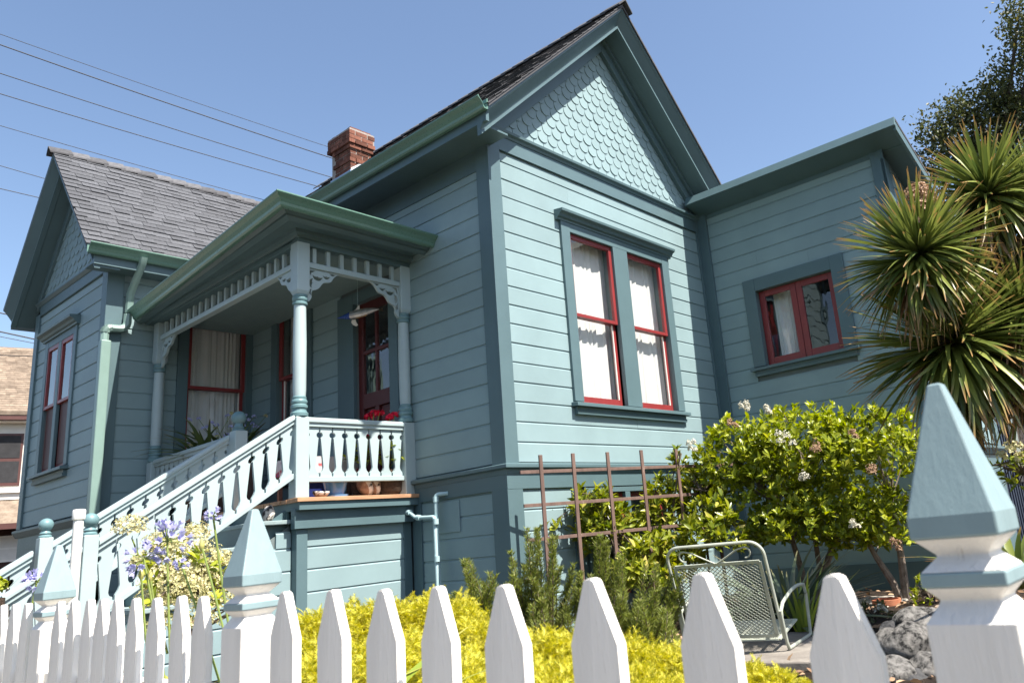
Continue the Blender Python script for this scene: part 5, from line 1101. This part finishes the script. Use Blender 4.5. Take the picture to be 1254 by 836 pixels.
# rocks, block, pots
def rock(label, c, s, mat, seed, cat='rock', group='rocks edging the leafy bed'):
    import bmesh
    r = random.Random(seed); bm = bmesh.new(); bmesh.ops.create_icosphere(bm, subdivisions=4, radius=1); off = [V(r.uniform(-9, 9), r.uniform(-9, 9), r.uniform(-9, 9)) for _ in range(2)]
    from mathutils import noise
    cuts = [V(r.uniform(-1, 1), r.uniform(-1, 1), r.uniform(-1, 1)).normalized() for _ in range(9)]
    for v in bm.verts:
        p = v.co.normalized(); k = min([1.0] + [.78 / max(.3, p.dot(q)) for q in cuts if p.dot(q) > .3]); k *= 1 + .08 * noise.noise(p * 2 + off[0]) + .035 * noise.noise(p * 7 + off[1])
        v.co = V(p.x * k * s[0], p.y * k * s[1], p.z * k * s[2])
    me = bpy.data.meshes.new('rock'); bm.to_mesh(me); bm.free(); me.materials.append(M[mat]); me.shade_smooth()
    o = link('rock', me, None, tuple(c)); o.rotation_euler = (0, 0, r.uniform(0, 6)); tag(o, label, cat, group); return o
rock('large pale fissured rock beside the big fence post', at(1112, 790, 4.45), (.17, .15, .13), 'rock', 1)
rock('pale rounded rock at the bottom edge of the photo below the large one', at(1098, 832, 4.15), (.15, .15, .12), 'rock', 2)
rock('grey rock wedged against the right side of the pile by the post', at(1138, 820, 4.2), (.13, .12, .10), 'rock', 3)
rock('flat grey rock at the back of the pile under the leaf litter', at(1128, 762, 4.75), (.17, .16, .10), 'rock', 4)
rock('narrow pale rock at the left of the pile behind the picket', at(1088, 788, 4.5), (.10, .10, .09), 'rock', 5)
rock('charcoal angular rock standing on the leaf litter', at(1091, 777, 4.75), (.075, .075, .085), 'darkrock', 6)
rock('dark rock in the lowest gap of the pile', at(1120, 842, 4.1), (.14, .12, .10), 'darkrock', 9)
c = at(1062, 738, 7.2); CBK = MB(); CBK.box(c.x - .28, c.x + .55, c.y - .28, c.y + .22, c.z - .22, c.z - .0); o = CBK.build('concrete_block', M['conc'], None, bevel=.015, loc=(c.x, c.y, c.z)); o.data.transform(Matrix.Translation(-Vector((0, 0, 0)))); tag(o, 'flat pale concrete block on the ground at the foot of the right wing', 'block')
c = at(1086, 738, 7.0); t = thing('terracotta_pot', 'terracotta pot beside the leaning trunks at the wall foot', 'pot', (c.x, c.y, c.z - .1))
b = MB(); b.lathe([(.085, -.14), (.115, .0), (.105, .002)], c, 20); b.build('pot_body', M['terra'], t, smooth=True); b = MB(); b.lathe([(.125, -.045), (.128, .035), (.112, .036), (.108, -.0)], c, 20); b.build('rim', M['terra'], t, smooth=True)

# ------------------------------------------------------------------ things on the porch and the steps
c = V(-.775, 1.44, PZ); t = thing('glazed_pot', 'blue glazed flowerpot standing in its saucer under the porch railing', 'pot', tuple(c))
b = MB(); b.lathe([(.080, .02), (.105, .14), (.118, .168), (.122, .20), (.108, .20), (.10, .16)], c, 24); b.build('pot_body', M['blueglaze'], t, smooth=True); b = MB(); b.lathe([(.075, .001), (.112, .006), (.118, .03), (.105, .028)], c, 24); b.build('saucer', M['blueglaze'], t, smooth=True)
def shell(label, c, rot, s):
    v = []; n = 14; mfun = 6
    for j in range(mfun + 1):
        ph = j / mfun * PI * .46
        for i in range(n): a = 2 * PI * i / n; v.append((math.sin(ph) * math.cos(a) * s, math.sin(ph) * math.sin(a) * s * .78, (1 - math.cos(ph)) * s * .8))
    f = [(j * n + i, j * n + (i + 1) % n, (j + 1) * n + (i + 1) % n, (j + 1) * n + i) for j in range(mfun) for i in range(n)]
    me = fast_mesh('abalone_shell', np.array(v), np.array(f), M['shellb'], smooth=True); me.materials.append(M['shellw'])
    for p in me.polygons:
        if p.center.z > s * .36: p.material_index = 1
    o = link('abalone_shell', me, None, tuple(c)); o.rotation_euler = rot; md = o.modifiers.new('thick', 'SOLIDIFY'); md.thickness = .008; tag(o, label, 'shell', 'shells on the porch edge')
shell('leftmost of the three leaning shells, beside the blue pot', (-.545, 1.40, PZ + .075), (.35, 1.0, .5), .115); shell('middle of the three leaning shells under the railing', (-.445, 1.42, PZ + .075), (.3, 1.05, .5), .11); shell('rightmost of the three leaning shells, next to the dark basket', (-.36, 1.44, PZ + .075), (.25, 1.1, .5), .105)
shell('shell lying flat between the front column and the blue pot', (-.97, 1.36, PZ + .002), (.1, 0, .3), .085)
c = V(-.19, 1.46, PZ); t = MB(); t.lathe([(.10, .001), (.15, .05), (.165, .15), (.16, .19), (.145, .19), (.14, .12)], (0, 0, 0), 22); o = t.build('wicker_basket', M['wicker'], None, smooth=True); o.location = c; tag(o, 'dark round wicker basket in the right corner of the porch', 'basket')
# geraniums behind the railing
def geranium(label, c, heads):
    t = thing('geranium', label, 'flower', tuple(c), 'red geraniums behind the railing'); c = Vector(c)
    b = MB(); b.lathe([(.085, .001), (.12, .20), (.13, .21), (.13, .25), (.11, .25)], c, 18); b.build('pot', M['wicker'], t, smooth=True)
    n = 60; d = norm(rng.normal(size=(n, 3))); d[:, 2] = np.abs(d[:, 2]); p = np.array(c) + np.array([0, 0, .34]) + d * np.array([.2, .2, .22]) * rng.uniform(.5, 1, n)[:, None]; X, Y, Z = axes(norm(d + rng.normal(size=(n, 3)) * .5)); o = scatter('foliage', LEAF_V * np.array([2, 1, 1]), LEAF_F, p, X, Y, Z, np.full(n, .06), M['shrubleaf'], t); o['kind'] = 'stuff'
    for h in heads:
        h = Vector(h); b = MB(); b.tube([c + V(0, 0, .25), c.lerp(h, .6) + V(0, 0, .06), h], .005, 5); st_ = b.build('stem', M['stem'], t); florets(st_, 'flower_head', M['redflower'], h - V(0, 0, .01), .036, 24, .024)
geranium('red geranium nearest the right column with one bright head above the rail', (-.20, 1.45, PZ), [at(493, 505, 7.80), at(483, 508, 7.76), at(477, 511, 7.72), at(497, 536, 7.78)])
geranium('red geranium in shade in front of the door', (-.42, 1.54, PZ), [at(458, 506, 7.66), at(465, 505, 7.7), at(452, 510, 7.68), at(453, 531, 7.6), at(455, 552, 7.6)])
c = V(-.62, 1.98, PZ); t = thing('small_table', 'small table under a floral cloth behind the stair railing', 'table', tuple(c)); 
b = MB(); b.box(c.x - .33, c.x + .28, c.y - .22, c.y + .25, PZ + .38, PZ + .41); b.build('table_top', M['trellis'], t)
for sx in (-.28, .23):
    for sy in (-.17, .2): MB().box(c.x + sx - .018, c.x + sx + .018, c.y + sy - .018, c.y + sy + .018, PZ + .001, PZ + .38).build('leg', M['trellis'], t)
o = MB().box(-.34, .29, -.23, .26, .0, .012).box(-.345, -.335, -.235, .265, -.14, .01).box(-.34, .29, -.242, -.232, -.14, .009).build('tablecloth', M['tablecloth'], None, loc=(0, 0, 0)); o.location = (c.x, c.y, PZ + .412); tag(o, 'white cloth with a red and blue flower print on the small porch table', 'tablecloth')
o = MB().box(-.2, .2, -.15, .15, 0, .26).box(-.21, .21, -.16, .16, .262, .32).build('storage_box', M['cooler'], None, bevel=.015); o.location = (c.x - .02, c.y, PZ + .002); tag(o, 'dark navy plastic box with a lid under the small porch table', 'box')
# planter by the far window
c = V(-.72, 3.75, PZ); t = thing('porch_planter', 'wooden planter of long-leaved violet flowering plants under the far porch window', 'planter', tuple(c))
b = MB(); b.box(c.x - .32, c.x + .32, c.y - .14, c.y + .14, PZ + .002, PZ + .62); b.build('planter_box', M['trellis'], t, bevel=.01)
tv, tf, tuv = strap_template(6, .034, .55); me = fast_mesh('leaf', tv, tf, M['porchleaf'], tuv, smooth=True)
for k in range(110):
    a = random.uniform(0, 6.283); d = np.array([[math.cos(a), math.sin(a) * .8, random.uniform(.3, 1.9)]]); X, Y, Z = axes(d, roll=rng.normal(size=1) * .3); L_ = random.uniform(.4, .72); inst('leaf', me, frame_matrix(c + V(random.uniform(-.26, .26), random.uniform(-.1, .1), .62), X[0], Y[0], Z[0], (L_, L_, L_)), t)
b = MB(); pp = []
for k in range(46):
    e = c + V(random.uniform(-.42, .42), random.uniform(-.25, .15), random.uniform(.72, 1.14)); b.tube([c + V(random.uniform(-.2, .2), 0, .62), e], .003, 4); pp.append(e)
o = b.build('flower_stems', M['stem'], t); o['kind'] = 'stuff'
for k, e in enumerate(pp): florets(t, 'blossom', M['purple' if k % 3 else 'cream'], e, .016, 7, .020)
# hanging fish
c = at(438, 384, 8.35); FI = thing('hanging_fish', 'hanging painted metal fish with a blue head in front of the door', 'ornament', (c.x, c.y, 2.86))
fa = (at(470, 381, 8.3) - at(412, 391, 8.4)).normalized(); fz = V(0, 0, 1); fs = fa.cross(fz).normalized()
def fish_body(t0, t1, name, mat):
    b = MB(); k = 0; pr = []
    n = 14; seg = 12; v = []; f = []
    for j in range(n + 1):
        t = t0 + (t1 - t0) * j / n; x = (t - .5) * .50; r = .046 * (math.sin(PI * min(1, max(0, t * .96 + .02))) ** .8) * (1 if t > .33 else (.25 + .75 * (t / .33) ** .6)); z = -.012 * math.cos(t * 3)
        for i in range(seg): a = 2 * PI * i / seg; v.append(tuple(c + fa * x + fz * (z + r * math.sin(a)) + fs * (r * .7 * math.cos(a))))
    for j in range(n):
        for i in range(seg): f.append((j * seg + i, j * seg + (i + 1) % seg, (j + 1) * seg + (i + 1) % seg, (j + 1) * seg + i))
    b.add(v, f + [tuple(range(seg))[::-1], tuple(n * seg + i for i in range(seg))]); return b.build(name, M[mat], FI, smooth=True)
fish_body(0.0, .33, 'head', 'bluemetal'); fish_body(.33, .86, 'body', 'metal'); fish_body(.86, 1.0, 'tail_stem', 'metal')
def fin(name, pts, mat, th=.006): MB().prism(pts, c - fs * th / 2, fa, fz, fs * th).build(name, M[mat], FI)
fin('dorsal_fin', [(-.07, .03), (-.02, .05), (.02, .095), (.025, .04)], 'silver'); fin('yellow_fin', [(.035, .038), (.05, .05), (.12, .035), (.11, .026)], 'yellow'); fin('belly_stripe', [(-.02, -.052), (.10, -.038), (.11, -.028), (-.02, -.044)], 'yellow')
fin('tail_fin', [(.24, .0), (.30, .03), (.285, 0), (.31, -.03)], 'wicker')
MB().prism([(-.10, -.04), (-.055, -.04), (-.05, -.07), (-.03, -.105), (-.05, -.12), (-.085, -.10), (-.105, -.07)], c - fs * .05, fa, fz, fs * -.008).build('side_fin', M['silver'], FI)
b = MB(); b.tube([c + fa * .0 + fz * .04, V(c.x, c.y, 2.86)], .0025, 5); b.build('cord', M['pipe'], FI)
c = at(284, 404, 10.2); t = thing('hanging_crystal', 'small glass drop hanging on a cord in front of the far porch window', 'ornament', (c.x, c.y, 2.86)); b = MB(); b.lathe([(.002, -.025), (.02, 0), (.004, .03)], c, 8); b.build('drop', M['silver'], t); b = MB(); b.tube([c + V(0, 0, .03), V(c.x, c.y, 2.86)], .003, 5); b.build('cord', M['redflower'], t)
# oddments on the stair
o = rock('dark and pink speckled stone standing on the upper stair tread', V(-1.40, 1.44, PZ - .19 + .02 + .055), (.05, .05, .085), 'shellw', 31, 'stone', 'stones on the stair')
o = rock('small grey stone beside the speckled one on the upper stair tread', V(-1.52, 1.46, PZ - .19 + .02 + .035), (.05, .05, .05), 'darkrock', 32, 'stone', 'stones on the stair')
o = rock('dark stone on the third stair tread behind the balusters', V(-1.9, 1.5, PZ - .19 * 3 + .02 + .04), (.09, .06, .05), 'darkrock', 33, 'stone', 'stones on the stair')
c = at(-7, 722, 4.9); t = thing('step_pot', 'small potted plant at the left edge by the bottom of the stair', 'pot', (c.x, c.y, GZ)); b = MB(); b.tube([(c.x, c.y, GZ - .2), (c.x, c.y, c.z - .05)], .05, 12, .06); b.build('pot_body', M['wicker'], t); florets(t, 'foliage', M['shrubleaf'], c, .06, 40, .04)

# ------------------------------------------------------------------ neighbour at the left, cables, opposite side of the street
nh = at(20, 512, 24)
NH = thing('neighbour_house', 'cream and brown house with a tan shingle roof at the far left', 'house', (nh.x, nh.y, GZ))
# its street face is parallel to ours: faces -y, eave along x
Fn = Fr((nh.x, nh.y, 0), (math.cos(math.radians(-14)), math.sin(math.radians(-14)), 0), (-math.sin(math.radians(14)), -math.cos(math.radians(14)), 0))
EZ = nh.z
def nbox(name, mat, parent, u0, u1, v0, v1, n0, n1, bevel=0): mb = MB(); Fn.box(mb, u0, u1, v0, v1, n0, n1); return mb.build(name, mat, parent, bevel=bevel)
nbox('wall', M['nbwall'], NH, -6, 6, EZ - 2.55, EZ - .05, -6, 0)
nbox('basement_wall', M['nbdark'], NH, -6, 6, GZ - 1, EZ - 3.3, -6, .1)
nbox('fascia', M['nbtrim'], NH, -6.4, 6.4, EZ - .12, EZ + .12, .35, .5); nbox('soffit', M['nbwall'], NH, -6.3, 6.3, EZ - .16, EZ - .121, .0, .35)
nr = MB(); nr.prism([(-6.4, EZ + .12), (6.4, EZ + .12), (2.2, EZ + 3.4), (-2.2, EZ + 3.4)], Fn.p(0, 0, .5), Fn.U, V(0, 0, 1) - Fn.N * 1.05 * 0, V(0, 0, .05)) if False else None
def roofpt(u, s, k=0.0): return Fn.p(u, EZ + .12 + s * .62 + k, .52 - s * .78)
nr = MB(); nr.add([roofpt(-6.4, 0), roofpt(6.4, 0), roofpt(2.7, 4.6), roofpt(-2.2, 4.6), roofpt(-6.4, 0, -.1), roofpt(6.4, 0, -.1), roofpt(2.7, 4.6, -.1), roofpt(-2.2, 4.6, -.1)], [(0, 1, 2, 3), (4, 7, 6, 5), (0, 4, 5, 1), (1, 5, 6, 2), (2, 6, 7, 3), (3, 7, 4, 0)]); nr = nr.build('roof', M['nbroof'], NH)
sh = MB()
for r in range(30):
    u = -6.3 + .15 * r * .7
    while u < 6.3 - .15 * r * .7:
        w_ = random.uniform(.2, .45); s0 = r * .15; sh.hexa([roofpt(u, s0, .0), roofpt(u + w_, s0, .0), roofpt(u + w_, s0 + .16, .0), roofpt(u, s0 + .16, .0), roofpt(u, s0, .03), roofpt(u + w_, s0, .03), roofpt(u + w_, s0 + .16, .005), roofpt(u, s0 + .16, .005)]); u += w_ + .01
o = sh.build('shingles', M['nbroof'], nr); o['kind'] = 'stuff'
# lower pent roof between the floors
pr = MB(); q = [Fn.p(u, EZ - 2.5 - (.75 if n > .2 else 0) + k, n) for k in (0, .06) for u, n in ((-6.2, .0), (6.2, .0), (6.2, .9), (-6.2, .9))]; pr.hexa(q); pr.build('pent_roof', M['nbroof'], NH)
nbox('pent_fascia', M['nbtrim'], NH, -6.2, 6.2, EZ - 3.36, EZ - 3.2, .9, .98)
uo = -.14
wn = nbox('window', M['nbwall'], NH, uo - .52, uo + .62, EZ - 2.45, EZ - .35, .0, .06); nbox('window_sash', M['nbtrim'], wn, uo - .37, uo + .37, EZ - 2.05, EZ - .48, .061, .09)
nbox('pane', M['dark'], wn, uo - .31, uo + .31, EZ - 1.22, EZ - .55, .091, .10); nbox('pane', M['dark'], wn, uo - .31, uo + .31, EZ - 1.95, EZ - 1.32, .091, .095); nbox('sill', M['silver'], wn, uo - .55, uo + .65, EZ - 2.25, EZ - 2.12, .061, .14)
bw2 = nbox('window', M['silver'], NH, -1.6, .9, EZ - 4.25, EZ - 3.5, .101, .13)
for i in range(5):
    for j in range(2): nbox('pane', M['nbwall'], bw2, -1.52 + i * .48, -1.52 + i * .48 + .42, EZ - 4.18 + j * .34, EZ - 4.18 + j * .34 + .29, .131, .135)
w3_ = nbox('window', M['silver'], NH, -1.5, .75, EZ - 6.0, EZ - 4.95, .101, .13); nbox('pane', M['dark'], w3_, -1.44, .69, EZ - 5.94, EZ - 5.01, .131, .14)
ch_ = MB(); q = roofpt(.75, 1.9); ch_.box(q.x - .2, q.x + .2, q.y - .2, q.y + .2, q.z - .6, q.z + .35); ch_.build('flue', M['nbtrim'], NH)
cables = [((0, 42), (402, 180), .011), ((0, 55), (404, 193), .02), ((0, 90), (405, 217), .016), ((0, 115), (406, 233), .016), ((0, 154), (305, 240), .012), ((0, 203), (90, 229), .012), ((0, 231), (60, 245), .014), ((0, 383), (30, 390), .02), ((0, 406), (46, 416), .024), ((0, 412), (46, 421), .012)]
for k, (a, b_, r) in enumerate(cables):
    p = at(*a, 26); q = at(*b_, 26 + 6 * (b_[0] - a[0]) / 402); d = (q - p).normalized(); Lq = (q - p).length; span = max(9, Lq * .5); tot = Lq + span * 2; sag = .0016 * (Lq / 2) ** 2 if Lq > 6 else 0
    pts = [p + d * (-span + tot * t) - V(0, 0, sag * (1 - ((-span + tot * t) / (Lq / 2) - 1) ** 2)) for t in [i / 24 for i in range(25)]]
    b = MB(); b.tube([Vector(x) for x in pts], r, 5); o = b.build('overhead_cable', M['wire']); c0 = pts[12]; o.data.transform(Matrix.Translation(-c0)); o.location = c0
    tag(o, ['thin topmost overhead cable above the house', 'thick second overhead cable from the top', 'third overhead cable, ending at the middle of the chimney', 'fourth overhead cable, ending at the chimney base', 'faint overhead cable grazing the left gable ridge', 'faint overhead cable crossing just left of the gable edge', 'seventh overhead cable, meeting the left gable halfway down', 'short cable at the left edge above the gable foot', 'thick low cable at the left edge just under the gable foot', 'thin lowest cable at the left edge over the neighbour roof'][k], 'cable', 'overhead cables in the sky')

# unseen trees added across the street to block low sky and reflect in panes
n = 5200; p = np.stack([rng.uniform(-27, -21, n), rng.uniform(-45, 60, n), rng.random(n) ** .8], 1); p[:, 2] = -1 + p[:, 2] * (6.2 + 1.6 * np.sin(p[:, 1] * .35) + 1.2 * np.sin(p[:, 1] * .9 + 1)); X, Y, Z = axes(rng.normal(size=(n, 3)), roll=rng.uniform(0, 6, n))
o = scatter('sky_block_trees', LEAF_V * np.array([1.4, 1, 1]), LEAF_F, p, X, Y, Z, rng.uniform(.6, 1.3, n), M['oakleaf'], None); tag(o, 'unseen dark band of trees added across the street to block low sky', 'trees', kind='stuff')
